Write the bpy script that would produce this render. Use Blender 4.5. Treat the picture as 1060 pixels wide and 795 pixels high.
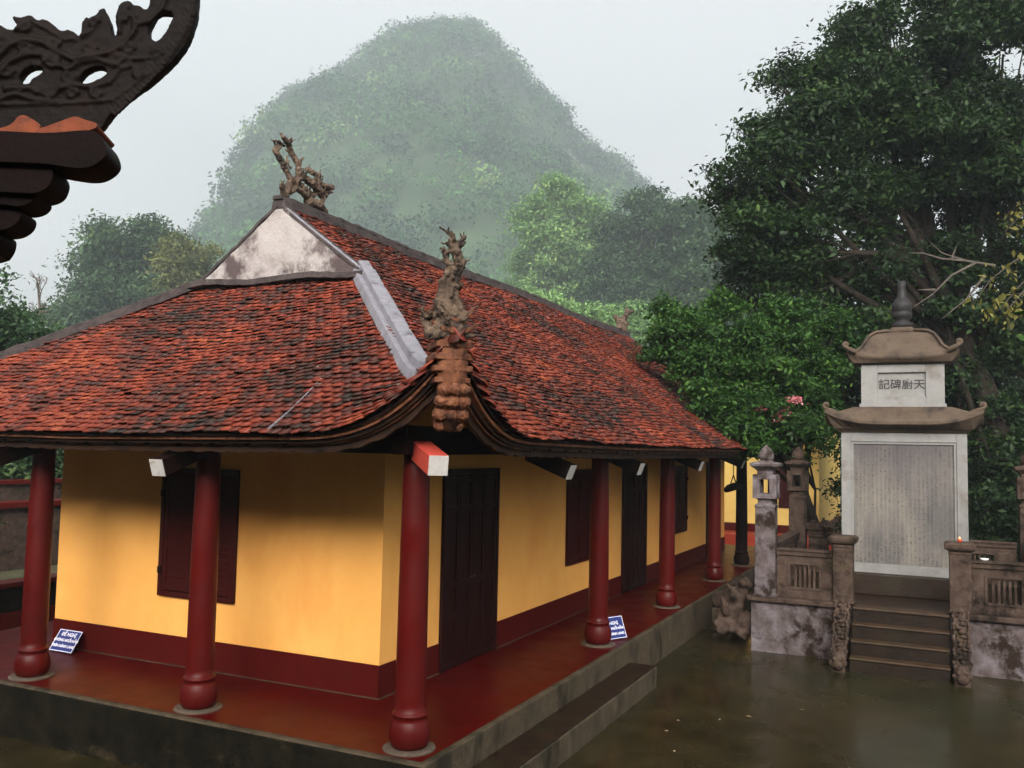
import bpy, bmesh, math, random
import numpy as np
from mathutils import Vector, Matrix, noise as mnoise

# ------------------------------------------------------------------ camera, sky, sun, exposure
for o in list(bpy.data.objects): bpy.data.objects.remove(o)
scn = bpy.context.scene
COL = scn.collection
FOC, PITCH, ROLL, YAW = 930.5, 0.0695, 0.0203, 0.4458
CAM = np.array([-8.1705, -5.3939, 2.6889])
fw = np.array([math.cos(YAW)*math.cos(PITCH), math.sin(YAW)*math.cos(PITCH), math.sin(PITCH)])
rt0 = np.array([math.sin(YAW), -math.cos(YAW), 0.0]); up0 = np.cross(rt0, fw)
rt = math.cos(ROLL)*rt0 + math.sin(ROLL)*up0
up = math.cos(ROLL)*up0 - math.sin(ROLL)*rt0
cd = bpy.data.cameras.new('camera'); cam = bpy.data.objects.new('camera', cd); COL.objects.link(cam)
cd.sensor_width = 36.0; cd.lens = FOC/1060*36.0; cd.clip_start = 0.05; cd.clip_end = 5000
m = Matrix(((rt[0], up[0], -fw[0], CAM[0]), (rt[1], up[1], -fw[1], CAM[1]), (rt[2], up[2], -fw[2], CAM[2]), (0, 0, 0, 1)))
cam.matrix_world = m
scn.camera = cam

SUN_EL, SUN_AZ = math.radians(27), math.radians(200)      # azimuth measured from +X towards +Y
w = bpy.data.worlds.new('World'); scn.world = w; w.use_nodes = True
nt = w.node_tree; bg = nt.nodes['Background']
sky = nt.nodes.new('ShaderNodeTexSky'); sky.sky_type = 'NISHITA'; sky.sun_disc = False
sky.sun_elevation = SUN_EL; sky.sun_rotation = math.pi/2 - SUN_AZ
sky.dust_density = 6.0; sky.air_density = 1.0; sky.ozone_density = 1.0
hs = nt.nodes.new('ShaderNodeHueSaturation'); hs.inputs['Saturation'].default_value = 0.10
nt.links.new(sky.outputs[0], hs.inputs['Color']); 
warm = nt.nodes.new('ShaderNodeMix'); warm.data_type = 'RGBA'; warm.blend_type = 'MULTIPLY'; warm.inputs[0].default_value = 1; warm.inputs[7].default_value = (1.75, 1.71, 1.66, 1)
nt.links.new(hs.outputs[0], warm.inputs[6]); nt.links.new(warm.outputs[2], bg.inputs[0])
bg.inputs[1].default_value = 0.15
sd = bpy.data.lights.new('sun', 'SUN'); sun = bpy.data.objects.new('sun', sd); COL.objects.link(sun)
sd.energy = 1.15; sd.angle = math.radians(60); sd.color = (1.0, 0.93, 0.80)
sdir = Vector((math.cos(SUN_EL)*math.cos(SUN_AZ), math.cos(SUN_EL)*math.sin(SUN_AZ), math.sin(SUN_EL)))
sun.rotation_euler = sdir.to_track_quat('Z', 'Y').to_euler(); sun.location = (0, 0, 60)
scn.view_settings.view_transform = 'Standard'; scn.view_settings.look = 'None'
scn.view_settings.exposure = 0.78; scn.view_settings.gamma = 1.0
scn.render.engine = 'CYCLES'
HAZE = 0.0011

# ------------------------------------------------------------------ helpers
random.seed(7); rng = np.random.default_rng(7)
def at(px, py, depth):
    p = CAM + depth*(fw + rt*(px-530)/FOC - up*(py-397.5)/FOC); return Vector(p.tolist())
def on_plane(ax, val, px, py):
    d = fw*FOC + rt*(px-530) - up*(py-397.5); t = (val-CAM[ax])/d[ax]; return Vector((CAM+t*d).tolist())

WL = {}
def tag(o, label=None, cat=None, group=None, kind=None):
    if label: o['label'] = label
    if cat: o['category'] = cat
    if group: o['group'] = group
    if kind: o['kind'] = kind
    return o
def thing(name, label, cat, loc=(0, 0, 0), group=None):
    o = bpy.data.objects.new(name, None); COL.objects.link(o); o.location = loc; WL[o.name] = Vector(loc)
    o.empty_display_size = 0.1
    return tag(o, label, cat, group)
def link(name, me, mat, parent=None, smooth=False, origin=None):
    """mesh data in world coordinates; re-based on the parent's (or its own) origin"""
    base = WL[parent.name] if parent is not None else Vector((0, 0, 0))
    og = Vector(origin) if origin is not None else base
    if og.length > 0: me.transform(Matrix.Translation(-og))
    o = bpy.data.objects.new(name, me); COL.objects.link(o)
    if parent is not None: o.parent = parent
    o.location = og - base
    WL[o.name] = og
    if mat is not None and len(me.materials) == 0: me.materials.append(mat)
    if smooth:
        for p in me.polygons: p.use_smooth = True
    return o
def copy_thing(root, loc, label=None, rotz=None):
    r = root.copy(); COL.objects.link(r); r.location = loc; WL[r.name] = Vector(loc)
    if rotz is not None: r.rotation_euler = (0, 0, rotz)
    if label: r['label'] = label
    for ch in list(root.children):
        c = ch.copy(); COL.objects.link(c); c.parent = r
        for g in list(ch.children):
            d = g.copy(); COL.objects.link(d); d.parent = c
    return r

class MB:
    def __init__(s): s.v = []; s.f = []
    def box(s, x0, x1, y0, y1, z0, z1):
        b = len(s.v)
        s.v += [(x0,y0,z0),(x1,y0,z0),(x1,y1,z0),(x0,y1,z0),(x0,y0,z1),(x1,y0,z1),(x1,y1,z1),(x0,y1,z1)]
        s.f += [tuple(b+i for i in q) for q in ((0,3,2,1),(4,5,6,7),(0,1,5,4),(1,2,6,5),(2,3,7,6),(3,0,4,7))]
        return s
    def obox(s, c, ax, ay, az):
        """oriented box: centre, three half vectors"""
        b = len(s.v); c = Vector(c); ax, ay, az = Vector(ax), Vector(ay), Vector(az)
        for sz in (-1, 1):
            for sx, sy in ((-1,-1),(1,-1),(1,1),(-1,1)): s.v.append(tuple(c+ax*sx+ay*sy+az*sz))
        s.f += [tuple(b+i for i in q) for q in ((0,3,2,1),(4,5,6,7),(0,1,5,4),(1,2,6,5),(2,3,7,6),(3,0,4,7))]
        return s
    def tube(s, pts, rad, n=8, flat=1.0):
        pts = [Vector(p) for p in pts]
        if not hasattr(rad, '__len__'): rad = [rad]*len(pts)
        b0 = len(s.v); ref = None
        for i, p in enumerate(pts):
            t = (pts[min(i+1, len(pts)-1)] - pts[max(i-1, 0)])
            if t.length < 1e-9: t = Vector((0, 0, 1))
            t.normalize()
            if ref is None:
                ref = t.cross(Vector((0.3, 0.2, 1))) if abs(t.z) < .95 else t.cross(Vector((1, 0, 0)))
            a = (ref - t*ref.dot(t)).normalized(); ref = a; c = t.cross(a)
            for k in range(n):
                th = 2*math.pi*k/n
                s.v.append(tuple(p + (a*math.cos(th)*flat + c*math.sin(th))*rad[i]))
        for i in range(len(pts)-1):
            for k in range(n):
                k2 = (k+1) % n; q = b0+i*n
                s.f.append((q+k, q+k2, q+n+k2, q+n+k))
        s.f.append(tuple(b0+k for k in reversed(range(n))))
        e = b0+(len(pts)-1)*n; s.f.append(tuple(e+k for k in range(n)))
        return s
    def lathe(s, prof, c=(0, 0, 0), n=32, sx=1, sy=1):
        b0 = len(s.v)
        for z, r in prof:
            for k in range(n):
                th = 2*math.pi*k/n; s.v.append((c[0]+r*sx*math.cos(th), c[1]+r*sy*math.sin(th), c[2]+z))
        for i in range(len(prof)-1):
            for k in range(n):
                k2 = (k+1) % n; q = b0+i*n; s.f.append((q+k, q+k2, q+n+k2, q+n+k))
        s.f.append(tuple(b0+k for k in reversed(range(n))))
        e = b0+(len(prof)-1)*n; s.f.append(tuple(e+k for k in range(n)))
        return s
    def square_lathe(s, prof, c=(0, 0, 0), ch=0.0, asp=1.0):
        """square section tower: prof (z, half width); ch = chamfer"""
        b0 = len(s.v); n = 8 if ch > 0 else 4
        for z, h in prof:
            k = min(ch, h*.6); hx = h; hy = h*asp
            P = [(-hx+k,-hy),(hx-k,-hy),(hx,-hy+k),(hx,hy-k),(hx-k,hy),(-hx+k,hy),(-hx,hy-k),(-hx,-hy+k)] if ch > 0 else [(-hx,-hy),(hx,-hy),(hx,hy),(-hx,hy)]
            for x, y in P: s.v.append((c[0]+x, c[1]+y, c[2]+z))
        for i in range(len(prof)-1):
            for k in range(n):
                k2 = (k+1) % n; q = b0+i*n; s.f.append((q+k, q+k2, q+n+k2, q+n+k))
        s.f.append(tuple(b0+k for k in reversed(range(n))))
        e = b0+(len(prof)-1)*n; s.f.append(tuple(e+k for k in range(n)))
        return s
    def ball(s, c, r, seg=10):
        if not hasattr(r, '__len__'): r = (r, r, r)
        prof = [(math.sin(a), math.cos(a)) for a in np.linspace(-math.pi/2*.96, math.pi/2*.96, seg)]
        b0 = len(s.v); n = seg+2
        for z, q in prof:
            for k in range(n):
                th = 2*math.pi*k/n; s.v.append((c[0]+q*r[0]*math.cos(th), c[1]+q*r[1]*math.sin(th), c[2]+z*r[2]))
        for i in range(len(prof)-1):
            for k in range(n):
                k2 = (k+1) % n; q = b0+i*n; s.f.append((q+k, q+k2, q+n+k2, q+n+k))
        s.f.append(tuple(b0+k for k in reversed(range(n))))
        e = b0+(len(prof)-1)*n; s.f.append(tuple(e+k for k in range(n)))
        return s
    def mesh(s, name='m'):
        me = bpy.data.meshes.new(name); me.from_pydata(s.v, [], s.f); me.update(); return me
    def build(s, name, mat, parent=None, bevel=0, smooth=False, origin=None):
        o = link(name, s.mesh(name), mat, parent, smooth, origin)
        if bevel:
            b = o.modifiers.new('bevel', 'BEVEL'); b.width = bevel; b.segments = 2; b.limit_method = 'ANGLE'; b.angle_limit = math.radians(40)
        return o

def np_mesh(name, V, F, attrs=None):
    """V (n,3), F (m,k) all faces same size"""
    me = bpy.data.meshes.new(name); V = np.asarray(V, np.float32); F = np.asarray(F, np.int32)
    me.vertices.add(len(V)); me.vertices.foreach_set('co', V.ravel())
    k = F.shape[1]; me.loops.add(F.size); me.loops.foreach_set('vertex_index', F.ravel())
    me.polygons.add(len(F)); me.polygons.foreach_set('loop_start', np.arange(0, F.size, k, dtype=np.int32))
    me.update(calc_edges=True)
    if attrs:
        for n, a in attrs.items():
            at_ = me.attributes.new(n, 'FLOAT', 'FACE'); at_.data.foreach_set('value', np.asarray(a, np.float32))
    return me

def carved(name, mat, parent, mb, voxel=0.012, amp=0.012, scale=0.08, origin=None, extra=None):
    """fuse overlapping tubes into one continuous carved body with a rough surface"""
    me = mb.mesh(); tmp = bpy.data.objects.new('tmp', me); COL.objects.link(tmp)
    r = tmp.modifiers.new('r', 'REMESH'); r.mode = 'VOXEL'; r.voxel_size = voxel; r.use_smooth_shade = True
    tx = bpy.data.textures.new('carve', 'CLOUDS'); tx.noise_scale = scale; tx.noise_depth = 3
    d = tmp.modifiers.new('d', 'DISPLACE'); d.texture = tx; d.strength = amp*2; d.mid_level = 0.5; d.texture_coords = 'LOCAL'
    dg = bpy.context.evaluated_depsgraph_get(); dg.update()
    out = bpy.data.meshes.new_from_object(tmp.evaluated_get(dg)); out.materials.clear()
    bpy.data.objects.remove(tmp)
    return link(name, out, mat, parent, True, origin)

# ---- materials
def base_mat(name):
    mt = bpy.data.materials.new(name); mt.use_nodes = True
    return mt, mt.node_tree, mt.node_tree.nodes['Principled BSDF']
def N(nt, t, **kw):
    n = nt.nodes.new(t)
    for k, v in kw.items():
        if hasattr(n, k): setattr(n, k, v)
    return n
def coords(nt, scale=(1, 1, 1)):
    g = N(nt, 'ShaderNodeNewGeometry'); mp = N(nt, 'ShaderNodeMapping'); mp.inputs['Scale'].default_value = scale
    nt.links.new(g.outputs['Position'], mp.inputs[0]); return mp.outputs[0]
def noise(nt, vec, scale, detail=5, rough=.6):
    n = N(nt, 'ShaderNodeTexNoise'); n.inputs['Scale'].default_value = scale; n.inputs['Detail'].default_value = detail; n.inputs['Roughness'].default_value = rough
    nt.links.new(vec, n.inputs['Vector']); return n.outputs[0]
def ramp(nt, fac, stops):
    r = N(nt, 'ShaderNodeValToRGB'); e = r.color_ramp.elements
    while len(e) < len(stops): e.new(0.5)
    for i, (p, c) in enumerate(stops): e[i].position = p; e[i].color = (*c, 1) if hasattr(c, '__len__') else (c, c, c, 1)
    nt.links.new(fac, r.inputs[0]); return r.outputs[0]
def mix(nt, fac, a, b, mode='MIX'):
    n = N(nt, 'ShaderNodeMix', data_type='RGBA', blend_type=mode)
    for s, v in ((n.inputs[0], fac), (n.inputs[6], a), (n.inputs[7], b)):
        if hasattr(v, 'node'): nt.links.new(v, s)
        elif hasattr(v, '__len__'): s.default_value = (*v, 1)
        else: s.default_value = v
    return n.outputs[2]
def bump(nt, b, h, strength=.4, dist=.01, prev=None):
    n = N(nt, 'ShaderNodeBump'); n.inputs['Strength'].default_value = strength; n.inputs['Distance'].default_value = dist
    nt.links.new(h, n.inputs['Height'])
    if prev is not None: nt.links.new(prev, n.inputs['Normal'])
    nt.links.new(n.outputs[0], b.inputs['Normal']); return n.outputs[0]

def pm(name, stops, scale=3.0, rough=.7, bstr=.3, bscale=30, bdist=.01, stretch=(1, 1, 1), stain=None, sscale=1.0, srange=(.5, .62), sstretch=(1, 1, 1), rvar=0.0, spec=.22, stain2=None):
    """layered weathered material: fine colour ramp + larger stain patches + relief"""
    mt, nt, b = base_mat(name)
    v = coords(nt, stretch)
    n1 = noise(nt, v, scale, 8, .65)
    c = ramp(nt, n1, stops)
    if stain is not None:
        v2 = coords(nt, sstretch)
        n2 = noise(nt, v2, sscale, 7, .68)
        f = ramp(nt, n2, [(srange[0], 0.0), (srange[1], 1.0)])
        c = mix(nt, f, c, stain)
    if stain2 is not None:
        col, sc, r0, r1 = stain2
        n3 = noise(nt, coords(nt), sc, 9, .75)
        c = mix(nt, ramp(nt, n3, [(r0, 0.0), (r1, 1.0)]), c, col)
    nt.links.new(c, b.inputs['Base Color'])
    b.inputs['Roughness'].default_value = rough; b.inputs['Specular IOR Level'].default_value = spec
    if rvar:
        rr = ramp(nt, noise(nt, coords(nt), 2.3, 5), [(.35, max(.03, rough-rvar)), (.65, min(1, rough+rvar))])
        nt.links.new(rr, b.inputs['Roughness'])
    if bstr: bump(nt, b, noise(nt, coords(nt), bscale, 7, .7), bstr, bdist)
    return mt

M = {}
M['yellow'] = pm('yellow_plaster', [(.3, (0.71760, 0.33592, 0.07650)), (.7, (0.78200, 0.39190, 0.09945))], 1.6, .8, .3, 45, .006, stain=(0.64400, 0.26393, 0.05738), sscale=.8, srange=(.5, .8), sstretch=(1, 1, .5), stain2=((0.55200, 0.28793, 0.10710), 6, .64, .74))
M['band'] = pm('red_band_paint', [(.3, (0.04752, 0.00280, 0.00187)), (.7, (0.06336, 0.00364, 0.00224))], 4, .5, .15, 40, .004, stain=(0.03802, 0.00482, 0.00374), sscale=2, srange=(.55, .75), spec=0.1)
M['floor'] = pm('red_floor_paint', [(.3, (0.03634, 0.00167, 0.00099)), (.7, (0.068, 0.0026, 0.0016))], 2.5, .36, .10, 25, .002, stain=(0.03028, 0.00335, 0.00248), sscale=1.3, srange=(.5, .75), rvar=.05, spec=.06)
M['column'] = pm('red_column_paint', [(.3, (0.05097, 0.00178, 0.00102)), (.7, (0.07008, 0.00258, 0.00138))], 3, .42, .12, 30, .004, stain=(0.02973, 0.00159, 0.00102), sscale=1.6, srange=(.5, .75), sstretch=(1, 1, .35), stain2=((0.07221, 0.00988, 0.00599), 14, .70, .76), rvar=.12, spec=0.16)
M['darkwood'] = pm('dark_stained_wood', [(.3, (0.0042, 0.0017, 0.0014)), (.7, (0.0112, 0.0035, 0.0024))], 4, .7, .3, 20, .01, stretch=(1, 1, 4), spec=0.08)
M['doorwood'] = pm('dark_red_door_wood', [(.3, (0.0084, 0.0013, 0.0010)), (.7, (0.0182, 0.0028, 0.0021))], 4, .45, .3, 30, .004, stretch=(5, 5, .6), spec=0.15)
M['shutter'] = pm('dark_red_shutter_paint', [(.3, (0.0245, 0.0021, 0.0014)), (.7, (0.0385, 0.0035, 0.0024))], 4, .5, .3, 30, .004, stretch=(5, 5, .6), spec=0.15)
M['fascia'] = pm('ochre_fascia_wood', [(.3, (0.01470, 0.00500, 0.00176)), (.7, (0.03822, 0.01411, 0.00470))], 6, .7, .5, 30, .01, stain=(0.00529, 0.00206, 0.00118), sscale=3, srange=(.48, .62))
M['white'] = pm('white_end_paint', [(.3, (0.34100, 0.31900, 0.29700)), (.7, (0.42900, 0.41250, 0.39600))], 18, .6, .3, 60, .004, stain=(0.19250, 0.15400, 0.13200), sscale=9, srange=(.58, .68))
M['redwood'] = pm('red_beam_paint', [(.3, (.40, .045, .03)), (.7, (.5, .07, .05))], 6, .5, .2, 40, .004)
M['concrete'] = pm('kerb_concrete', [(.3, (0.03794, 0.02768, 0.01607)), (.7, (0.07589, 0.05580, 0.03482))], 9, .75, .6, 35, .01, stain=(0.01562, 0.01250, 0.00670), sscale=2.2, srange=(.48, .62), sstretch=(1, 1, .4))
M['pad'] = pm('pad_stone', [(.3, (0.04410, 0.03185, 0.02352)), (.7, (0.09800, 0.07350, 0.05390))], 12, .7, .5, 40, .008)
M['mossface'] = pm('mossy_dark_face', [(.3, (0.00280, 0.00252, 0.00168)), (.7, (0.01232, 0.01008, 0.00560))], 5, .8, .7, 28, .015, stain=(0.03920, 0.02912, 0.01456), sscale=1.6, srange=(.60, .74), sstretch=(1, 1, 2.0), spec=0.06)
M['gable'] = pm('weathered_gable_plaster', [(.25, (0.15810, 0.13175, 0.12648)), (.5, (0.27404, 0.24769, 0.23715)), (.8, (0.34782, 0.32147, 0.31093))], 3.2, .85, .7, 18, .03, stain=(0.06324, 0.04479, 0.04479), sscale=1.3, srange=(.49, .60), stain2=((0.10540, 0.06851, 0.05270), 9, .62, .70))
M['mortar'] = pm('dark_ridge_mortar', [(.3, (.014, .010, .010)), (.7, (.055, .042, .040))], 7, .8, .8, 22, .02, stain=(.13, .105, .09), sscale=5, srange=(.64, .70))
M['flash'] = pm('pale_cement_cap', [(.3, (0.11160, 0.10800, 0.12240)), (.7, (0.18720, 0.18000, 0.20520))], 9, .5, .4, 30, .008, stain=(0.05040, 0.04320, 0.04680), sscale=4, srange=(.56, .68))
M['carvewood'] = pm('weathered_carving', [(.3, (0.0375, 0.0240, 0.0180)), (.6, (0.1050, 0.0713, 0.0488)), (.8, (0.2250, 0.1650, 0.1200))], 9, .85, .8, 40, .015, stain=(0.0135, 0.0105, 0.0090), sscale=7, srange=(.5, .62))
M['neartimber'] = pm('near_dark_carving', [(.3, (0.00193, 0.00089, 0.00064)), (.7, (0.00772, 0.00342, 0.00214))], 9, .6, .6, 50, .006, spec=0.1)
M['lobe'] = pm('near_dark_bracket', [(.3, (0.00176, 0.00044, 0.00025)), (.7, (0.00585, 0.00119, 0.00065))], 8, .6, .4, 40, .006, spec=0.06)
M['terra'] = pm('orange_terracotta', [(.3, (0.10880, 0.02312, 0.00816)), (.7, (0.21760, 0.05100, 0.01700))], 14, .7, .5, 50, .006, stain=(0.06800, 0.02040, 0.01224), sscale=10, srange=(.52, .66))
M['cornerclay'] = pm('corner_clay_tiles', [(.3, (0.06800, 0.01704, 0.00680)), (.6, (0.16320, 0.06120, 0.02720)), (.8, (0.24480, 0.12240, 0.06464))], 12, .65, .8, 30, .015, stain=(0.03056, 0.01016, 0.00544), sscale=8, srange=(.5, .64))
M['stone'] = pm('grey_carved_stone', [(.25, (0.01980, 0.01230, 0.00898)), (.5, (0.05070, 0.03297, 0.02473)), (.8, (0.08813, 0.06150, 0.04775))], 7, .8, .8, 32, .018, stain=(0.00881, 0.00568, 0.00381), sscale=2.6, srange=(.5, .64), stain2=((0.04847, 0.03737, 0.01705), 1.5, .58, .7), spec=0.12)
M['limewash'] = pm('flaking_limewash_stone', [(.3, (0.04039, 0.02848, 0.02585)), (.5, (0.09180, 0.07402, 0.07442)), (.72, (0.16157, 0.14606, 0.16059))], 4.5, .85, .8, 30, .015, stain=(0.01836, 0.01138, 0.00783), sscale=2.2, srange=(.5, .6), spec=0.1)
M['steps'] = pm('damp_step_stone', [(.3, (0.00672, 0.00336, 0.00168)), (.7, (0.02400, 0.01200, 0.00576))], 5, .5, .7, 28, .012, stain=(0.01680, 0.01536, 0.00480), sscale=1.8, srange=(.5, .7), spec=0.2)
M['tread'] = pm('lit_tread_stone', [(.3, (0.01904, 0.01034, 0.00544)), (.7, (0.05168, 0.02829, 0.01414))], 5, .5, .7, 28, .012, stain=(0.03264, 0.02829, 0.00979), sscale=1.8, srange=(.5, .7))  # stair stone lightened: light on the treads put into the colour
M['riser'] = pm('shaded_riser_stone', [(.3, (0.00480, 0.00240, 0.00120)), (.7, (0.01560, 0.00780, 0.00360))], 5, .5, .7, 28, .012, stain=(0.01320, 0.01080, 0.00420), sscale=1.8, srange=(.5, .7), spec=0.15)  # same stair stone darkened: shade on the risers put into the colour
M['stelestone'] = pm('pale_stele_stone', [(.3, (0.13638, 0.13314, 0.12664)), (.7, (0.18834, 0.18509, 0.17860))], 4, .7, .4, 30, .006, stain=(0.09742, 0.08118, 0.06494), sscale=1.6, srange=(.55, .72))
M['steleroof'] = pm('brown_stele_roof', [(.3, (0.04795, 0.03265, 0.02109)), (.7, (0.08631, 0.06167, 0.04432))], 6, .8, .7, 30, .012, stain=(0.02238, 0.01635, 0.01265), sscale=3, srange=(.5, .66))
M['bronze'] = pm('dark_finial_stone', [(.3, (0.00616, 0.00532, 0.00616)), (.7, (0.01680, 0.01456, 0.01540))], 8, .6, .4, 40, .006)
M['ink'] = pm('ink_letter', [(.3, (0.01500, 0.01400, 0.01400)), (.7, (0.02500, 0.02250, 0.02250))], 8, .6, 0)
M['signblue'] = pm('blue_sign_enamel', [(.3, (.012, .022, .12)), (.7, (.02, .03, .16))], 8, .35, 0)
M['signwhite'] = pm('white_sign_letter', [(.3, (.72, .72, .78)), (.7, (.8, .8, .85))], 8, .5, 0)
M['basin'] = pm('violet_plastic', [(.3, (.16, .14, .62)), (.7, (.2, .18, .7))], 4, .35, 0)
M['bark'] = pm('tree_bark', [(.3, (0.00720, 0.00540, 0.00420)), (.7, (0.02400, 0.01800, 0.01320))], 8, .9, .9, 20, .03, stretch=(1, 1, .3), spec=0.1)
M['bare'] = pm('bare_twig', [(.3, (0.03920, 0.03136, 0.02548)), (.7, (0.07840, 0.06664, 0.05488))], 8, .8, .3, 30)
M['rearred'] = pm('rear_red_paint', [(.3, (0.22500, 0.02625, 0.01350)), (.7, (0.31500, 0.04500, 0.02250))], 4, .4, .2, 30, .004)
M['rearyellow'] = pm('rear_yellow_plaster', [(.3, (0.68080, 0.46000, 0.11960)), (.7, (0.73600, 0.51520, 0.15640))], 2, .8, .2, 50, .004, stain=(0.55200, 0.34960, 0.09200), sscale=.9, srange=(.6, .8))
M['porcelain'] = pm('white_porcelain', [(.3, (.7, .7, .7)), (.7, (.8, .8, .8))], 4, .25, 0)

# stele inscription: rows of small engraved glyph marks in columns
def inscription():
    mt, nt, b = base_mat('engraved_inscription')
    v = coords(nt); sep = N(nt, 'ShaderNodeSeparateXYZ'); nt.links.new(v, sep.inputs[0])
    def mth(op, a, c=None):
        n = N(nt, 'ShaderNodeMath', operation=op)
        for i, q in enumerate((a, c)):
            if q is None: continue
            if hasattr(q, 'node'): nt.links.new(q, n.inputs[i])
            else: n.inputs[i].default_value = q
        return n.outputs[0]
    cy = mth('MULTIPLY', sep.outputs['Y'], 1/.066); cz = mth('MULTIPLY', sep.outputs['Z'], 1/.036)
    fy = mth('FRACT', cy); fz = mth('FRACT', cz)
    my = mth('MULTIPLY', mth('GREATER_THAN', fy, .22), mth('LESS_THAN', fy, .80))
    mz = mth('MULTIPLY', mth('GREATER_THAN', fz, .12), mth('LESS_THAN', fz, .9))
    cell = mth('MULTIPLY', my, mz)
    comb = N(nt, 'ShaderNodeCombineXYZ'); nt.links.new(mth('FLOOR', cy), comb.inputs[0]); nt.links.new(mth('FLOOR', cz), comb.inputs[1])
    wn = N(nt, 'ShaderNodeTexWhiteNoise'); nt.links.new(comb.outputs[0], wn.inputs['Vector'])
    comb2 = N(nt, 'ShaderNodeCombineXYZ'); nt.links.new(mth('FLOOR', mth('MULTIPLY', sep.outputs['Y'], 1/.0132)), comb2.inputs[0]); nt.links.new(mth('FLOOR', mth('MULTIPLY', sep.outputs['Z'], 1/.009)), comb2.inputs[1])
    wn2 = N(nt, 'ShaderNodeTexWhiteNoise'); nt.links.new(comb2.outputs[0], wn2.inputs['Vector'])
    stroke = mth('MULTIPLY', mth('ADD', wn.outputs[0], .25), mth('GREATER_THAN', wn2.outputs[0], .38))
    mark = mth('MULTIPLY', cell, stroke)
    wear = ramp(nt, noise(nt, coords(nt), 2.4, 6), [(.36, .25), (.62, 1.0)])
    mark = mth('MULTIPLY', mark, wear)
    n1 = noise(nt, coords(nt, (1, 2.0, .5)), 1.5, 7, .65)
    c = ramp(nt, n1, [(.30, (.042, .039, .038)), (.45, (.080, .072, .066)), (.60, (.125, .110, .092)), (.8, (.17, .152, .128))])
    streak = ramp(nt, noise(nt, coords(nt, (1, 14, .6)), 2.2, 4), [(.45, 0.0), (.7, .5)])
    c = mix(nt, streak, c, (.095, .085, .08))
    # the slab darkens towards the top, its edge broken up by noise
    zz = mth('ADD', mth('MULTIPLY', sep.outputs['Z'], .5), mth('MULTIPLY', noise(nt, coords(nt), 1.6, 5), .9))
    c = mix(nt, ramp(nt, zz, [(.55, 0.0), (.9, .0)]) if False else mth('MULTIPLY', ramp(nt, mth('MULTIPLY', zz, .5), [(.72, 0.0), (.92, 1.0)]), .65), c, (.045, .038, .042))
    c = mix(nt, mth('MULTIPLY', mark, .85), c, (.025, .021, .02))
    nt.links.new(c, b.inputs['Base Color']); b.inputs['Roughness'].default_value = .75
    bump(nt, b, mth('MULTIPLY', mark, -1), .5, .006)
    return mt
M['inscription'] = inscription()

def tile_mat():
    mt, nt, b = base_mat('old_clay_roof_tiles')
    a = N(nt, 'ShaderNodeAttribute', attribute_name='rnd'); a.attribute_type = 'GEOMETRY'
    v = coords(nt)
    patch = noise(nt, v, .75, 5, .6); fine = noise(nt, v, 3.2, 4, .6)
    def mth(op, x, y):
        n = N(nt, 'ShaderNodeMath', operation=op)
        for i, q in enumerate((x, y)):
            if hasattr(q, 'node'): nt.links.new(q, n.inputs[i])
            else: n.inputs[i].default_value = q
        return n.outputs[0]
    t = mth('ADD', mth('MULTIPLY', a.outputs['Fac'], .30), mth('ADD', mth('MULTIPLY', patch, 1.15), mth('MULTIPLY', fine, .55)))
    t = mth('SUBTRACT', t, .485)
    c = ramp(nt, t, [(.24, (.012, .008, .006)), (.36, (.032, .011, .007)), (.48, (.070, .014, .008)), (.64, (.140, .021, .009)), (.88, (.235, .050, .018))])
    speck = ramp(nt, noise(nt, v, 24, 5, .7), [(.60, 0.0), (.72, .65)])
    c = mix(nt, speck, c, (.03, .02, .018))
    pale = ramp(nt, noise(nt, v, 11, 3, .5), [(.70, 0.0), (.76, .45)])
    c = mix(nt, pale, c, (.30, .26, .22))
    nt.links.new(c, b.inputs['Base Color'])
    rr = ramp(nt, noise(nt, v, 6, 4), [(.35, .30), (.65, .7)]); nt.links.new(rr, b.inputs['Roughness']); b.inputs['Specular IOR Level'].default_value = .18
    bump(nt, b, noise(nt, v, 55, 5, .7), .5, .006)
    return mt
M['tiles'] = tile_mat()

def ground_mat():
    mt, nt, b = base_mat('wet_mossy_courtyard')
    v = coords(nt)
    n1 = noise(nt, v, 1.1, 8, .65); n2 = noise(nt, v, .45, 5, .6); n3 = noise(nt, v, 12, 6, .7)
    c = ramp(nt, n1, [(.3, (.010, .0085, .003)), (.5, (.020, .0155, .006)), (.7, (.034, .026, .011))])
    c = mix(nt, ramp(nt, n2, [(.48, 0.0), (.62, .8)]), c, (.013, .015, .006))
    c = mix(nt, ramp(nt, n3, [(.64, 0.0), (.74, .25)]), c, (.07, .055, .038))
    nt.links.new(c, b.inputs['Base Color'])
    nt.links.new(ramp(nt, noise(nt, v, .8, 6, .6), [(.38, .10), (.60, .30)]), b.inputs['Roughness'])
    b.inputs['Specular IOR Level'].default_value = .2
    bump(nt, b, noise(nt, v, 7, 8, .7), .22, .008)
    return mt
M['ground'] = ground_mat()
M['soil'] = pm('garden_soil', [(.3, (.03, .03, .015)), (.7, (.09, .075, .045))], 1.5, .9, .6, 8, .05, stain=(.04, .06, .02), sscale=.4, srange=(.45, .6))
M['hill'] = pm('hill_undergrowth', [(.3, (.016, .034, .014)), (.7, (.05, .085, .035))], .05, .95, .8, .5, .6, stain=(.16, .16, .14), sscale=.012, srange=(.60, .66), sstretch=(1, 1, .35))

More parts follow.
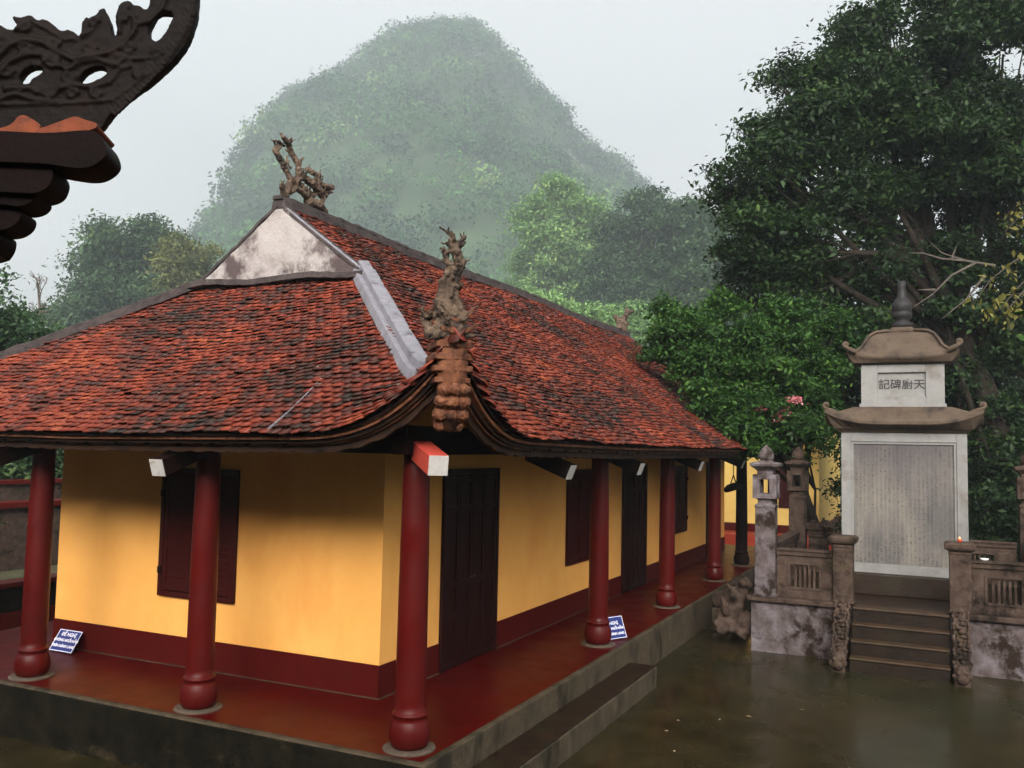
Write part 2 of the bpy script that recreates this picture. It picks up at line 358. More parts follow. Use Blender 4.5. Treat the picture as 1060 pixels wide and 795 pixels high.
def brickyard():
    mt, nt, b = base_mat('rear_yard_tiles')
    v = coords(nt); br = N(nt, 'ShaderNodeTexBrick'); br.offset = 0.0
    br.inputs['Scale'].default_value = 1.0; br.inputs['Brick Width'].default_value = .4; br.inputs['Row Height'].default_value = .4; br.inputs['Mortar Size'].default_value = .012
    br.inputs['Color1'].default_value = (.30, .14, .07, 1); br.inputs['Color2'].default_value = (.22, .10, .05, 1); br.inputs['Mortar'].default_value = (.12, .08, .05, 1)
    nt.links.new(v, br.inputs['Vector']); c = mix(nt, ramp(nt, noise(nt, v, 1.2, 6), [(.4, 0.0), (.7, .7)]), br.outputs[0], (.34, .22, .13))
    nt.links.new(c, b.inputs['Base Color']); b.inputs['Roughness'].default_value = .25
    return mt
M['yard'] = brickyard()

def leaf_mat(name, dark, light, rough=.45, trans=.25, tint=None):
    rough = max(rough, .6); mt, nt, b = base_mat(name)
    a = N(nt, 'ShaderNodeAttribute', attribute_name='rnd'); a.attribute_type = 'GEOMETRY'
    c = ramp(nt, a.outputs['Fac'], [(0.0, dark), (.75, light), (1.0, tint or light)])
    nt.links.new(c, b.inputs['Base Color']); b.inputs['Roughness'].default_value = rough; b.inputs['Specular IOR Level'].default_value = .2
    tr = N(nt, 'ShaderNodeBsdfTranslucent'); nt.links.new(c, tr.inputs[0])
    mx = N(nt, 'ShaderNodeMixShader'); mx.inputs[0].default_value = trans
    nt.links.new(b.outputs[0], mx.inputs[1]); nt.links.new(tr.outputs[0], mx.inputs[2])
    nt.links.new(mx.outputs[0], nt.nodes['Material Output'].inputs[0])
    return mt
M['leafdark'] = leaf_mat('dark_evergreen_leaf', (0.00503, 0.01346, 0.00381), (0.01686, 0.03876, 0.00843), tint=(0.04216, 0.07589, 0.01265))
M['leafbright'] = leaf_mat('fresh_green_leaf', (0.01076, 0.03293, 0.00584), (0.03293, 0.08369, 0.01266), tint=(0.07771, 0.14945, 0.02196), trans=.3)
M['leafmid'] = leaf_mat('mid_green_leaf', (0.0150, 0.0375, 0.0150), (0.0413, 0.0825, 0.0300), tint=(0.0825, 0.1275, 0.0375))
M['leafpale'] = leaf_mat('pale_spring_leaf', (0.08100, 0.16200, 0.04725), (0.17550, 0.29700, 0.09450), tint=(0.27000, 0.37800, 0.12150), trans=.35)
M['leafyellow'] = leaf_mat('yellowing_leaf', (0.07800, 0.07800, 0.01800), (0.15600, 0.14400, 0.03600), tint=(0.22800, 0.19800, 0.04800), trans=.35)
M['forest'] = leaf_mat('forest_leaf', (0.00640, 0.02890, 0.01360), (0.06800, 0.17000, 0.04675), rough=.9, trans=.15, tint=(0.20800, 0.30600, 0.08500))
M['pink'] = leaf_mat('pink_petal', (0.36000, 0.04800, 0.06400), (0.49600, 0.20000, 0.21600), tint=(0.60000, 0.44000, 0.40000))

# ------------------------------------------------------------------ leaves and trees
def leaf_quads(P, Nrm, size, asp=.45, droop=.3):
    """one folded rhombic leaf of 4 verts per point, roughly facing Nrm"""
    n = len(P); rnd = rng.normal(size=(n, 3)); nr = Nrm + rnd*.55; nr /= np.linalg.norm(nr, axis=1)[:, None]
    a = rng.normal(size=(n, 3)); a[:, 2] -= droop*1.5
    a -= nr*np.sum(a*nr, 1)[:, None]; a /= np.linalg.norm(a, axis=1)[:, None]+1e-9
    c = np.cross(nr, a); s = (size*rng.uniform(.45, 1.4, n))[:, None] if np.isscalar(size) else (size*rng.uniform(.7, 1.25, n))[:, None]
    v0 = P - a*s*.5; v2 = P + a*s*.5 - nr*s*.12
    v1 = P + c*s*asp*.5 - a*s*.05 + nr*s*.06; v3 = P - c*s*asp*.5 - a*s*.05 + nr*s*.06
    V = np.stack([v0, v1, v2, v3], 1).reshape(-1, 3); F = np.arange(n*4).reshape(n, 4)
    return V, F
def crown_points(blobs, clumps, per, csz, shell=.55):
    """twig clumps spread through ellipsoid blobs [(centre, (rx,ry,rz))]; returns points, normals, shade value"""
    vol = np.array([b[1][0]*b[1][1]+b[1][0]*b[1][2] for b in blobs]); pr = vol/vol.sum()
    idx = rng.choice(len(blobs), clumps, p=pr)
    nsub = 14
    SB = rng.normal(size=(len(blobs), nsub, 3)); SB /= np.linalg.norm(SB, axis=2)[:, :, None]
    B0 = np.array([tuple(b[0]) for b in blobs]); R0 = np.array([b[1] for b in blobs])
    SC_ = B0[:, None, :] + SB*R0[:, None, :]*rng.uniform(.40, 1.12, (len(blobs), nsub, 1))
    SR_ = R0[:, None, :]*rng.uniform(.16, .42, (len(blobs), nsub, 1))*np.array([1.15, 1.15, .75])
    js = rng.integers(0, nsub, clumps)
    C = SC_[idx, js]; R = SR_[idx, js]; stone = rng.normal(size=(len(blobs), nsub))[idx, js]*.10
    d = rng.normal(size=(clumps, 3)); d /= np.linalg.norm(d, axis=1)[:, None]
    rad = rng.uniform(shell**2, 1, clumps)**.5
    rad = rad*(1+.10*rng.normal(size=clumps))
    cc = C + d*R*rad[:, None]
    # per clump: a flattened drooping spray
    k = np.repeat(np.arange(clumps), per)
    off = rng.normal(size=(clumps*per, 3))*csz; off[:, 2] *= .45
    P = cc[k] + off; P[:, 2] -= np.linalg.norm(off[:, :2], axis=1)*.25
    Nn = d[k]*.5; Nn[:, 2] += .8
    tone = np.clip((rng.beta(2, 3.2, clumps)+stone)[k] + rng.normal(size=clumps*per)*.12, 0, 1)
    return P, Nn, tone
def tree(name, label, cat, base, blobs, clumps, per, csz, lsize, lmat, trunk_r=.2, group=None, limbs=10, asp=.45, shell=.55, trunk_top=None, bark=None):
    t = thing(name, label, cat, base, group)
    base = Vector(base); ctr = sum((Vector(b[0]) for b in blobs), Vector())/len(blobs)
    top = Vector(trunk_top) if trunk_top else Vector((ctr.x, ctr.y, ctr.z))
    mb = MB(); mid = base.lerp(top, .5) + Vector((random.uniform(-.3, .3), random.uniform(-.3, .3), 0))
    mb.tube([base-Vector((0, 0, .2)), base.lerp(mid, .5), mid, mid.lerp(top, .6), top], [trunk_r*1.25, trunk_r, trunk_r*.8, trunk_r*.55, trunk_r*.25], 9)
    for i in range(limbs):
        b = blobs[i % len(blobs)]; st = mid.lerp(top, random.uniform(0, .8)); en = Vector(b[0]) + Vector([random.uniform(-.6, .6)*b[1][j] for j in range(3)])
        m1 = st.lerp(en, .5) + Vector((0, 0, .15*(en-st).length))*random.uniform(-.4, 1)
        mb.tube([st, m1, en], [trunk_r*.42, trunk_r*.25, trunk_r*.07], 6)
        for j in range(3):
            e2 = en + Vector([random.uniform(-.5, .5)*b[1][q] for q in range(3)])
            mb.tube([m1.lerp(en, .3+.2*j), m1.lerp(e2, .6), e2], [trunk_r*.13, trunk_r*.08, trunk_r*.03], 5)
    mb.build('trunk', bark or M['bark'], t, smooth=True)
    P, Nn, tone = crown_points(blobs, clumps, per, csz, shell)
    V, F = leaf_quads(P, Nn, lsize, asp)
    link('crown', np_mesh('crown', V, F, {'rnd': tone}), lmat, t)
    return t
def pxblobs(lst, depth, jit=1.0, flat=.8):
    out = []
    for e in lst:
        cx, cy, r = e[:3]; dd = e[3] if len(e) > 3 else depth + random.uniform(-jit, jit)
        rm = r*dd/FOC; out.append((at(cx, cy, dd), (rm*flat, rm*flat, rm)))
    return out

# ================================================================== SETTING
GZ = -.55
mb = MB(); mb.v = [(-29, -799, GZ-.004), (1249, -799, GZ-.004), (1249, 1049, GZ-.004), (-29, 1049, GZ-.004)]; mb.f = [(0, 1, 2, 3)]
tag(mb.build('ground', M['soil']), kind='structure')
mb = MB(); mb.v = [(-14, -16, GZ), (21.0, -16, GZ), (21.0, -1.2, GZ), (-1.2, -1.2, GZ), (-1.2, 9, GZ), (-14, 9, GZ)]; mb.f = [(0, 1, 2, 3, 4, 5)]
tag(mb.build('courtyard', M['ground']), kind='structure')
mb = MB(); mb.v = [(18.6, -2.6, GZ+.004), (40, -2.6, GZ+.004), (40, 14, GZ+.004), (18.6, 14, GZ+.004)]; mb.f = [(0, 1, 2, 3)]
tag(mb.build('rear_yard', M['yard']), kind='structure')

# mountain (terrain) with its wood
D0 = 800.0; SCL = D0/235.0
sil = [(-300, 430), (0, 400), (120, 345), (205, 252), (224, 220), (243, 195), (253, 152), (268, 122), (290, 97), (322, 78), (335, 62), (372, 50), (396, 28), (425, 14), (482, 13), (500, 28), (518, 58), (536, 86), (548, 96), (560, 94), (568, 106), (582, 120), (598, 132), (612, 148), (630, 162), (648, 180), (690, 212), (760, 260), (840, 330), (950, 400), (1250, 430)]
sx = np.array([s[0] for s in sil]); sy = np.array([s[1] for s in sil])
dir_f = np.array([math.cos(YAW), math.sin(YAW)]); dir_r = np.array([math.sin(YAW), -math.cos(YAW)])
def hill_h(lat, dep):
    px = 530 + lat/(.8*dep+.2*D0)*FOC
    py = np.interp(px, sx, sy)
    H = (452 + .02*(px-530)-py)/FOC*D0 + 4.0
    q = np.where(dep < D0, (D0-dep)/(150.0*SCL), (dep-D0)/(120.0*SCL)); lat = lat/SCL; dep = dep/SCL
    prof = np.clip(1-.93*np.clip(q, 0, 1)**1.18, 0, 1)
    H = H + (3*np.sin(lat*.11*1.9+1)+3*np.sin(lat*.31)+2.5*np.sin(lat*.83))*np.clip((H-10)/60, 0, 1)
    n = 17*np.sin(lat*.071+1.3+dep*.02)*np.sin(dep*.083+.5) + 8*np.sin(lat*.19+dep*.13) + 4*np.sin(lat*.41-dep*.3)
    return GZ + np.maximum(H*prof + n*np.clip(q*4, 0, 1)*np.clip(prof*3, 0, 1)*.8, .0)
lat = np.linspace(-230, 230, 160)*SCL; dep = np.linspace(82, 360, 110)*SCL
LL, DD = np.meshgrid(lat, dep, indexing='ij'); HH = hill_h(LL, DD) - 7.0
X = CAM[0] + DD*dir_f[0] + LL*dir_r[0]; Y = CAM[1] + DD*dir_f[1] + LL*dir_r[1]
V = np.stack([X, Y, HH], -1).reshape(-1, 3); ii = np.arange(160*110).reshape(160, 110)
F = np.stack([ii[:-1, :-1], ii[1:, :-1], ii[1:, 1:], ii[:-1, 1:]], -1).reshape(-1, 4)
h = link('hill', np_mesh('hill', V, F), M['hill'], smooth=True); tag(h, kind='structure')
nc = 9500
cl = rng.uniform(-210, 200, nc)*SCL; cdp = np.concatenate([rng.uniform(80, 243, nc-1400), rng.uniform(212, 240, 1400)])*SCL
ch = hill_h(cl, cdp); R = rng.uniform(1.6, 5.4, nc)**1.0*2.5*np.where(cdp < 150*SCL, .85, 1.0)
keep = ch > GZ+.5; cl, cdp, ch, R = cl[keep], cdp[keep], ch[keep], R[keep]; nc = len(cl)
per = 95; k = np.repeat(np.arange(nc), per)
d = rng.normal(size=(nc*per, 3)); d[:, 2] = np.abs(d[:, 2])*.9-.25; d /= np.linalg.norm(d, axis=1)[:, None]
cc = np.stack([CAM[0]+cdp*dir_f[0]+cl*dir_r[0], CAM[1]+cdp*dir_f[1]+cl*dir_r[1], ch], -1)
lump = 1+.25*np.sin(d[:, 0]*5+k)*np.sin(d[:, 1]*6+k*.7)
P = cc[k] + d*(R[k]*lump*rng.uniform(.75, 1.05, nc*per))[:, None]
V, F = leaf_quads(P, d+np.array([0, 0, .4]), R[k]*.21, .75)
pat = .16*np.sin(cc[:, 0]*.021+cc[:, 2]*.05)*np.sin(cc[:, 1]*.033+1.1)+.10*np.sin(cc[:, 2]*.09+cc[:, 1]*.02)
tone = np.clip((rng.beta(1.3, 2.6, nc)+pat)[k] + rng.normal(size=nc*per)*.045, 0, 1)
tag(link('forest', np_mesh('forest', V, F, {'rnd': tone}), M['forest']), 'misty green wood covering the whole cone-shaped mountain', 'forest', kind='stuff')

# unseen slopes added behind and beside the viewer to block low sky light
V = []; F = []; na = 60
for i in range(na+1):
    a = math.radians(100 + 215*i/na)                       # from the back left round to the right
    for j, (rr_, hh_) in enumerate([(16, GZ), (21, .3), (30, 1.2), (48, 3.5), (80, 8), (120, 14)]):
        n_ = 1+.12*math.sin(i*.9+j)+.06*math.sin(i*2.3+j*2)
        V.append((max(-29.5, -4+rr_*n_*math.cos(a)), -2+rr_*1.15*n_*math.sin(a), hh_*(1 if j == 0 else n_)))
for i in range(na):
    for j in range(5): q_ = i*6+j; F.append((q_, q_+1, q_+7, q_+6))
tag(link('hill', np_mesh('added_hill_unseen', V, F), M['hill'], smooth=True), kind='structure')

# ================================================================== THE TEMPLE
W, L = 16.8, 5.02            # wall box
EX0, EX1, EY0, EY1 = -1.9, W+1.9, -1.9, 6.9
YC, GX0, GX1 = 2.5, 1.2, W-1.2
Z0 = 2.74
def fz(u): return .64*u + .012*u*u
def lift(x, y):
    dx = np.minimum(np.abs(x-EX0), np.abs(EX1-x)); dy = np.minimum(np.abs(y-EY0), np.abs(EY1-y))
    dc = np.sqrt(dx*dx+dy*dy); base = np.clip(1-dc/1.75, 0, 1)
    return .80*base**3.0 + .05*np.clip(1-dc/4.5, 0, 1)
def roof_z(u, x, y): return Z0 + fz(u) + lift(x, y)
tp = thing('temple', 'long yellow-walled temple with red columns and hipped red clay tile roof', 'temple', (0, 0, 0))

# plinth, kerb, floor
mb = MB(); mb.box(-1.47, W+1.45, -1.45, 6.45, GZ-.2, -.004); mb.build('plinth', M['concrete'], tp, .012)
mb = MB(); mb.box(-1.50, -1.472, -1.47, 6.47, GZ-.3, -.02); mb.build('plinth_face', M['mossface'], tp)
mb = MB(); mb.v = [(-1.40, -1.38, 0), (W+1.38, -1.38, 0), (W+1.38, 6.38, 0), (-1.40, 6.38, 0)]; mb.f = [(0, 1, 2, 3)]
mb.build('veranda_floor', M['floor'], tp)
st = thing('stone_step', 'long low dark stone step lying along the foot of the veranda kerb', 'step', (1, -1.65, GZ))
mb = MB(); mb.box(-3.2, 4.05, -1.84, -1.456, GZ-.1, -.285); mb.build('riser', M['concrete'], st, .012)
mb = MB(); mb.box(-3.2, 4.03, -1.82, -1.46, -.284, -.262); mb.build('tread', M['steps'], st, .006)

# walls with openings
def wall(axis, pos, a0, a1, z1, openings, thick, sgn):
    """axis 'x': wall runs along x at y=pos; sgn = inward direction"""
    mb = MB()
    def pc(a, b, z0, zz):
        if b-a < 1e-4 or zz-z0 < 1e-4: return
        lo, hi = sorted((pos, pos+sgn*thick))
        if axis == 'x': mb.box(a, b, lo, hi, z0, zz)
        else: mb.box(lo, hi, a, b, z0, zz)
    cur = a0
    for (o0, o1, zb, zt) in openings:
        pc(cur, o0, -.002, z1); pc(o0, o1, -.002, zb); pc(o0, o1, zt, z1); cur = o1
    pc(cur, a1, -.002, z1); return mb
DOORS = [(1.30, 2.66), (8.02, 9.40), (14.7, 16.1)]; WINS = [(5.25, 6.30), (11.55, 12.58)]
ops = sorted([(a, b, 0, 2.34) for a, b in DOORS] + [(a, b, .88, 2.28) for a, b in WINS])
wall('x', 0, 0, W, 3.75, ops, .2, 1).build('wall', M['yellow'], tp)
wall('y', 0, .2, L-.2, 3.75, [(2.06, 3.14, .87, 2.29)], .2, 1).build('wall', M['yellow'], tp)
wall('x', L, 0, W, 3.75, [], .2, -1).build('wall', M['yellow'], tp)
wall('y', W, .2, L-.2, 3.75, [], .2, -1).build('wall', M['yellow'], tp)
def band(a0, a1, front, axis):
    mb = MB(); j = .012
    (mb.box(a0, a1, front-j, front, .001, .35) if axis == 'x' else mb.box(front-j, front, a0, a1, .001, .35))
    mb.build('skirting', M['band'], tp, .004)
    mb = MB()
    (mb.box(a0, a1, front-j-.012, front-j-.001, .001, .010) if axis == 'x' else mb.box(front-j-.012, front-j-.001, a0, a1, .001, .010))
    mb.build('skirting_joint', M['concrete'], tp)
cur = -.012
for a, b in DOORS: band(cur, a-.06, 0, 'x'); cur = b+.06
band(cur, W, 0, 'x'); band(-.012, L+.012, 0, 'y')
def shutter(axis, a, b, z0, z1, mat, leafname, door=False):
    fr = MB(); j = .03; d0, d1 = (-.045, .07)
    def bx(m_, p, q, lo, hi, zz0, zz1):
        (m_.box(p, q, lo, hi, zz0, zz1) if axis == 'x' else m_.box(lo, hi, p, q, zz0, zz1))
    fwid = .06
    bx(fr, a-fwid, a, d0, .002 if False else -.001, z0 if door else z0-fwid, z1+fwid)
    bx(fr, b, b+fwid, d0, -.001, z0 if door else z0-fwid, z1+fwid)
    bx(fr, a, b, d0, -.001, z1, z1+fwid)
    if not door: bx(fr, a, b, d0, -.001, z0-fwid, z0)
    f = fr.build('door_frame' if door else 'window_frame', mat, tp, .006)
    nl = 4 if door else 2
    wl = (b-a)/nl
    for i in range(nl):
        p, q = a+i*wl+.004, a+(i+1)*wl-.004
        lf = MB(); bx(lf, p, q, -.018, .03, z0+.005, z1-.003)
        # raised stiles and rails
        s = .055
        bx(lf, p, p+s, -.034, -.018, z0+.005, z1-.003); bx(lf, q-s, q, -.034, -.018, z0+.005, z1-.003)
        for zz in ([z0+.06, z0+.62, z0+1.0, z1-.42, z1-.07] if door else [z0+.05, (z0+z1)/2-.15, z1-.06]):
            bx(lf, p+s, q-s, -.034, -.018, zz-.035, zz+.035)
        if not door:
            n = 16
            for r_ in range(n):
                zz = z0+.10+(z1-z0-.2)*r_/(n-1)
                bx(lf, p+s, q-s, -.030, -.019, zz-.014, zz+.006)
        lo = lf.build(leafname, mat, f, .003)
    if door:
        c = (a+b)/2
        for s in (-.05, .05): MB().lathe([(-.012, .016), (0, .02), (.012, .016)], (c+s, -.045, 1.05), 10).build('handle', M['bare'], f, smooth=True)
    else:
        for zz in (z0+.25, z1-.25):
            hg = MB(); bx(hg, b+.002, b+.05, d0-.02, d0-.001, zz-.04, zz+.04); hg.build('hinge', M['darkwood'], f)
for a, b in DOORS: shutter('x', a, b, .0, 2.34, M['doorwood'], 'door_leaf', True)
for a, b in WINS: shutter('x', a, b, .88, 2.28, M['shutter'], 'shutter')
shutter('y', 2.06, 3.14, .87, 2.29, M['shutter'], 'shutter')

# columns
cprof = [(.02, .150), (.05, .170), (.10, .184), (.15, .186), (.20, .178), (.25, .160), (.285, .140), (.29, .152), (.30, .160), (.315, .160), (.325, .150), (.335, .138), (.40, .137), (1.0, .136), (1.8, .130), (2.4, .121), (2.72, .118)]
colm = MB().lathe(cprof, n=40).mesh('column'); colm.materials.append(M['column'])
for p in colm.polygons: p.use_smooth = True
padm = MB().lathe([(-.003, .235), (.012, .235), (.022, .215), (.024, .0)], n=36).mesh('column_pad'); padm.materials.append(M['pad'])
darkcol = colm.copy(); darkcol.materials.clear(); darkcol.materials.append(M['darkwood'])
CX = [-1.15, 3.72, 7.15, 10.75, 13.6, W+1.15]; CY = [1.39, 3.88, 6.10]
spots = [(x, -1.1) for x in CX] + [(-1.15, y) for y in CY] + [(W+1.15, y) for y in CY] + [(x, 6.10) for x in CX[1:-1]]
for i, (x, y) in enumerate(spots):
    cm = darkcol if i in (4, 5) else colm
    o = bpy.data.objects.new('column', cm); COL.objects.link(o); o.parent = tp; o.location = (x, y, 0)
    if i in (4, 5): o['label'] = 'dark wooden column'
    p = bpy.data.objects.new('column_pad', padm); COL.objects.link(p); p.parent = o; p.rotation_euler = (0, 0, i)

# beams round the veranda
mb = MB(); z0, z1 = 2.60, 2.86
mb.box(-1.45, W+1.45, -1.18, -1.02, z0, z1); mb.box(-1.23, -1.07, -1.02, 6.02, z0, z1)
mb.box(-1.45, W+1.45, 6.02, 6.18, z0, z1); mb.box(W+1.07, W+1.23, -1.02, 6.02, z0, z1)
mb.build('eave_beam', M['darkwood'], tp, .008)
for x in CX[1:-1]: MB().box(x-.07, x+.07, -1.02, -.005, 2.63, 2.83).build('tie_beam', M['darkwood'], tp, .008)
for y in CY[:2]: MB().box(-1.07, -.005, y-.07, y+.07, 2.63, 2.83).build('tie_beam', M['darkwood'], tp, .008)
# projecting beam ends with white faces
def beam_end(c, d, s=.085, ln=.62, mat=M['darkwood'], drop=.20):
    d = Vector(d).normalized(); side = Vector((-d.y, d.x, 0)); ax = (d*ln + Vector((0, 0, -drop))); u = side.cross(ax).normalized()
    if u.z < 0: u = -u
    c = Vector(c); mb = MB().obox(c+ax*.5, ax*.5, side*s, u*s)
    o = mb.build('beam_end', mat, tp, .005)
    mb = MB().obox(c+ax*1.0+ax.normalized()*.006, ax.normalized()*.0045, side*s*.98, u*s*.98); mb.build('white_cap', M['white'], o)
beam_end((-1.235, 1.39, 2.62), (-1, 0, 0), ln=.58); beam_end((-1.235, 3.88, 2.62), (-1, 0, 0), ln=.58)
for x in (1.15, 3.72, 7.15, 10.75): beam_end((x, -1.185, 2.62), (0, -1, 0), ln=.50)
beam_end((-1.24, -1.19, 2.64), (-1, -1, 0), s=.085, ln=.62, mat=M['redwood'], drop=.12)

# ---- roof tiles
def slope_tiles(side, sp=.112, up_=.088, ln=.17):
    if side == 'front': length, umax = EX1-EX0, YC-EY0
    elif side == 'left': length, umax = EY1-EY0, GX0-EX0
    S = []; U = []
    j = 0; u = -.045; du = .086/1.19
    while u < umax-.02:
        off = (j % 2)*sp*.5; s = np.arange(off, length+.01, sp)
        if side == 'front':
            lo = u if u < GX0-EX0 else GX0-EX0-.10; hi = length-lo
        else: lo, hi = u, length-u
        s = s[(s >= lo+.02) & (s <= hi-.02)]
        S.append(s); U.append(np.full(len(s), u)); u += du; j += 1
    S = np.concatenate(S); U = np.concatenate(U); n = len(S)
    S = S + rng.normal(size=n)*.006; Uj = U + rng.normal(size=n)*.006
    def pos(s, u):
        if side == 'front': x = EX0+s; y = EY0+u
        else: x = EX0+u; y = EY0+s
        sag = .03*np.sin(s*.9+1)*np.sin(u*1.1) + .012*np.sin(s*3.1+u*2.3)
        return np.stack([x, y, roof_z(u, x, y)+sag], -1)
    e = .02; P = pos(S, Uj); A = pos(S+e, Uj)-pos(S-e, Uj); B = pos(S, Uj+e)-pos(S, Uj-e)
    A /= np.linalg.norm(A, axis=1)[:, None]; B /= np.linalg.norm(B, axis=1)[:, None]
    Nn = np.cross(A, B) if side == 'front' else np.cross(B, A); Nn /= np.linalg.norm(Nn, axis=1)[:, None]
    # random twist and tilt
    tw = rng.normal(size=n)*.05; A2 = A*np.cos(tw)[:, None]+B*np.sin(tw)[:, None]; B2 = B*np.cos(tw)[:, None]-A*np.sin(tw)[:, None]
    wv = sp*.485; th = .014
    prof = [(-wv, .022), (-wv*.62, .004), (0, -.008), (wv*.62, .004), (wv, .022), (wv, ln), (-wv, ln)]
    lift_lo = .026 + np.abs(rng.normal(size=n))*.010; tiltx = rng.normal(size=n)*.05
    tops = []; bots = []
    for a, b in prof:
        curl = .012 if b < .01 else (.006 if b < .03 else 0)     # slightly curled nose
        hgt = (lift_lo*(1-b/ln) + .006 + tiltx*a + curl)[:, None]
        q = P + A2*a + B2*b + Nn*hgt; tops.append(q); bots.append(q - Nn*th)
    V = np.stack(tops+bots, 1).reshape(-1, 3)
    base = (np.arange(n)*14)[:, None]
    quads = []
    T = lambda *ix: quads.append(base+np.array(ix)[None, :])
    T(0, 1, 2, 6); T(2, 3, 4, 5); T(6, 2, 5, 5)
    rim = [(1, 0, 7, 8), (2, 1, 8, 9), (3, 2, 9, 10), (4, 3, 10, 11), (0, 6, 13, 7), (5, 4, 11, 12)]
    for r in rim: T(*r)
    rn = np.clip(rng.uniform(0, 1, n), 0, 1)
    # triangles separately
    Q = np.concatenate([quads[0], quads[1]]+quads[3:]); Tn = base+np.array([6, 2, 5])[None, :]
    me = bpy.data.meshes.new('tiles'); me.vertices.add(len(V)); me.vertices.foreach_set('co', V.astype(np.float32).ravel())
    loops = np.concatenate([Q.ravel(), Tn.ravel()]).astype(np.int32); me.loops.add(len(loops)); me.loops.foreach_set('vertex_index', loops)
    ls = np.concatenate([np.arange(len(Q))*4, len(Q)*4+np.arange(len(Tn))*3]).astype(np.int32)
    me.polygons.add(len(ls)); me.polygons.foreach_set('loop_start', ls); me.update(calc_edges=True)
    rr = np.concatenate([np.tile(rn, 8), rn]); a_ = me.attributes.new('rnd', 'FLOAT', 'FACE'); a_.data.foreach_set('value', rr.astype(np.float32))
    return me
roof_front = link('roof_slope', slope_tiles('front'), M['tiles'], tp); roof_left = link('roof_slope', slope_tiles('left'), M['tiles'], tp)
# roof deck (solid body under the tiles) for the four slopes
def deck(side):
    V = []; nS, nU = 90, 26
    if side in ('front', 'back'): length, umax = EX1-EX0, YC-EY0
    else: length, umax = EY1-EY0, GX0-EX0
    for top in (1, 0):
        for i in range(nU+1):
            u = umax*i/nU
            for j in range(nS+1):
                t = j/nS
                if side in ('front', 'back'):
                    lo = min(u, GX0-EX0); lo = lo if u < GX0-EX0-1e-6 else GX0-EX0-.08
                else: lo = u
                s = lo + (length-2*lo)*t
                x, y = {'front': (EX0+s, EY0+u), 'back': (EX0+s, EY1-u), 'left': (EX0+u, EY0+s), 'right': (EX1-u, EY0+s)}[side]
                z = float(roof_z(u, x, y)) - (0.004 if top else .030)
                V.append((x, y, z))
    n1 = (nU+1)*(nS+1); F = []
    for i in range(nU):
        for j in range(nS):
            a = i*(nS+1)+j; q = (a, a+1, a+nS+2, a+nS+1)
            F.append(q); F.append(tuple(n1+k for k in reversed(q)))
    for j in range(nS): F.append((j+1, j, n1+j, n1+j+1))
    me = bpy.data.meshes.new('deck'); me.from_pydata(V, [], F); me.update(); return me
for s, o_ in (('front', roof_front), ('left', roof_left)): link('roof_deck', deck(s), M['darkwood'], o_)
for s in ('back', 'right'):
    me = deck(s); a_ = me.attributes.new('rnd', 'FLOAT', 'FACE'); a_.data.foreach_set('value', rng.uniform(0, 1, len(me.polygons)).astype(np.float32))
    link('roof_slope', me, M['tiles'], tp)
# rafters under the eaves
mb = MB()
for x in np.arange(EX0+1.8, EX1-1.8, .42):
    mb.obox((x, -1.0, float(roof_z(.9, x, -1.0))-.135), (.03, 0, 0), (0, .80, .80*.66), (0, -.025*.5, .04))
for y in np.arange(EY0+1.8, EY1-1.8, .42):
    mb.obox((-1.0, y, float(roof_z(.9, -1.0, y))-.135), (0, .03, 0), (.80, 0, .80*.66), (-.025*.5, 0, .04))
mb.build('rafters', M['darkwood'], tp)
# fascia courses running round the eave, following the upturned corners
def fascia(inset, dz, hgt, thick, mat, scallop=0, name='fascia'):
    x0, x1, y0, y1 = EX0+inset, EX1-inset, EY0+inset, EY1-inset
    path = []
    def seg(p, q):
        d = math.dist(p, q); n = int(d/.045)
        for i in range(n): path.append((p[0]+(q[0]-p[0])*i/n, p[1]+(q[1]-p[1])*i/n))
    seg((x0, y1), (x0, y0)); seg((x0, y0), (x1, y0)); seg((x1, y0), (x1, y1)); seg((x1, y1), (x0, y1))
    mb = MB(); n = len(path); cx, cy = (x0+x1)/2, (y0+y1)/2
    for i, (x, y) in enumerate(path):
        sxn = 1 if x < cx else -1; syn = 1 if y < cy else -1
        onx = abs(x-x0) < 1e-6 or abs(x-x1) < 1e-6; ony = abs(y-y0) < 1e-6 or abs(y-y1) < 1e-6
        ix = sxn*thick if onx else 0; iy = syn*thick if ony else 0
        # lift evaluated on the eave line itself
        ex = EX0 if (onx and sxn > 0) else (EX1 if onx else x - (inset if False else 0)); ey = EY0 if (ony and syn > 0) else (EY1 if ony else y)
        ex = min(max(ex, EX0), EX1)
        z = Z0 + float(lift(ex, ey)) + dz
        sc = scallop*abs(math.sin(i*.55)) if scallop else 0
        mb.v += [(x, y, z), (x+ix, y+iy, z), (x+ix, y+iy, z-hgt-sc), (x, y, z-hgt-sc)]
    for i in range(n):
        a = i*4; b = ((i+1) % n)*4
        for k in range(4): mb.f.append((a+k, b+k, b+(k+1) % 4, a+(k+1) % 4))
    mb.build(name, mat, tp)
fascia(.03, -.032, .030, .10, M['cornerclay'], name='eave_course')
fascia(.075, -.064, .030, .10, M['fascia'], name='eave_course')
fascia(.115, -.090, .022, .10, M['cornerclay'], name='eave_course')
fascia(.15, -.112, .050, .05, M['fascia'], scallop=.020, name='fascia_board')

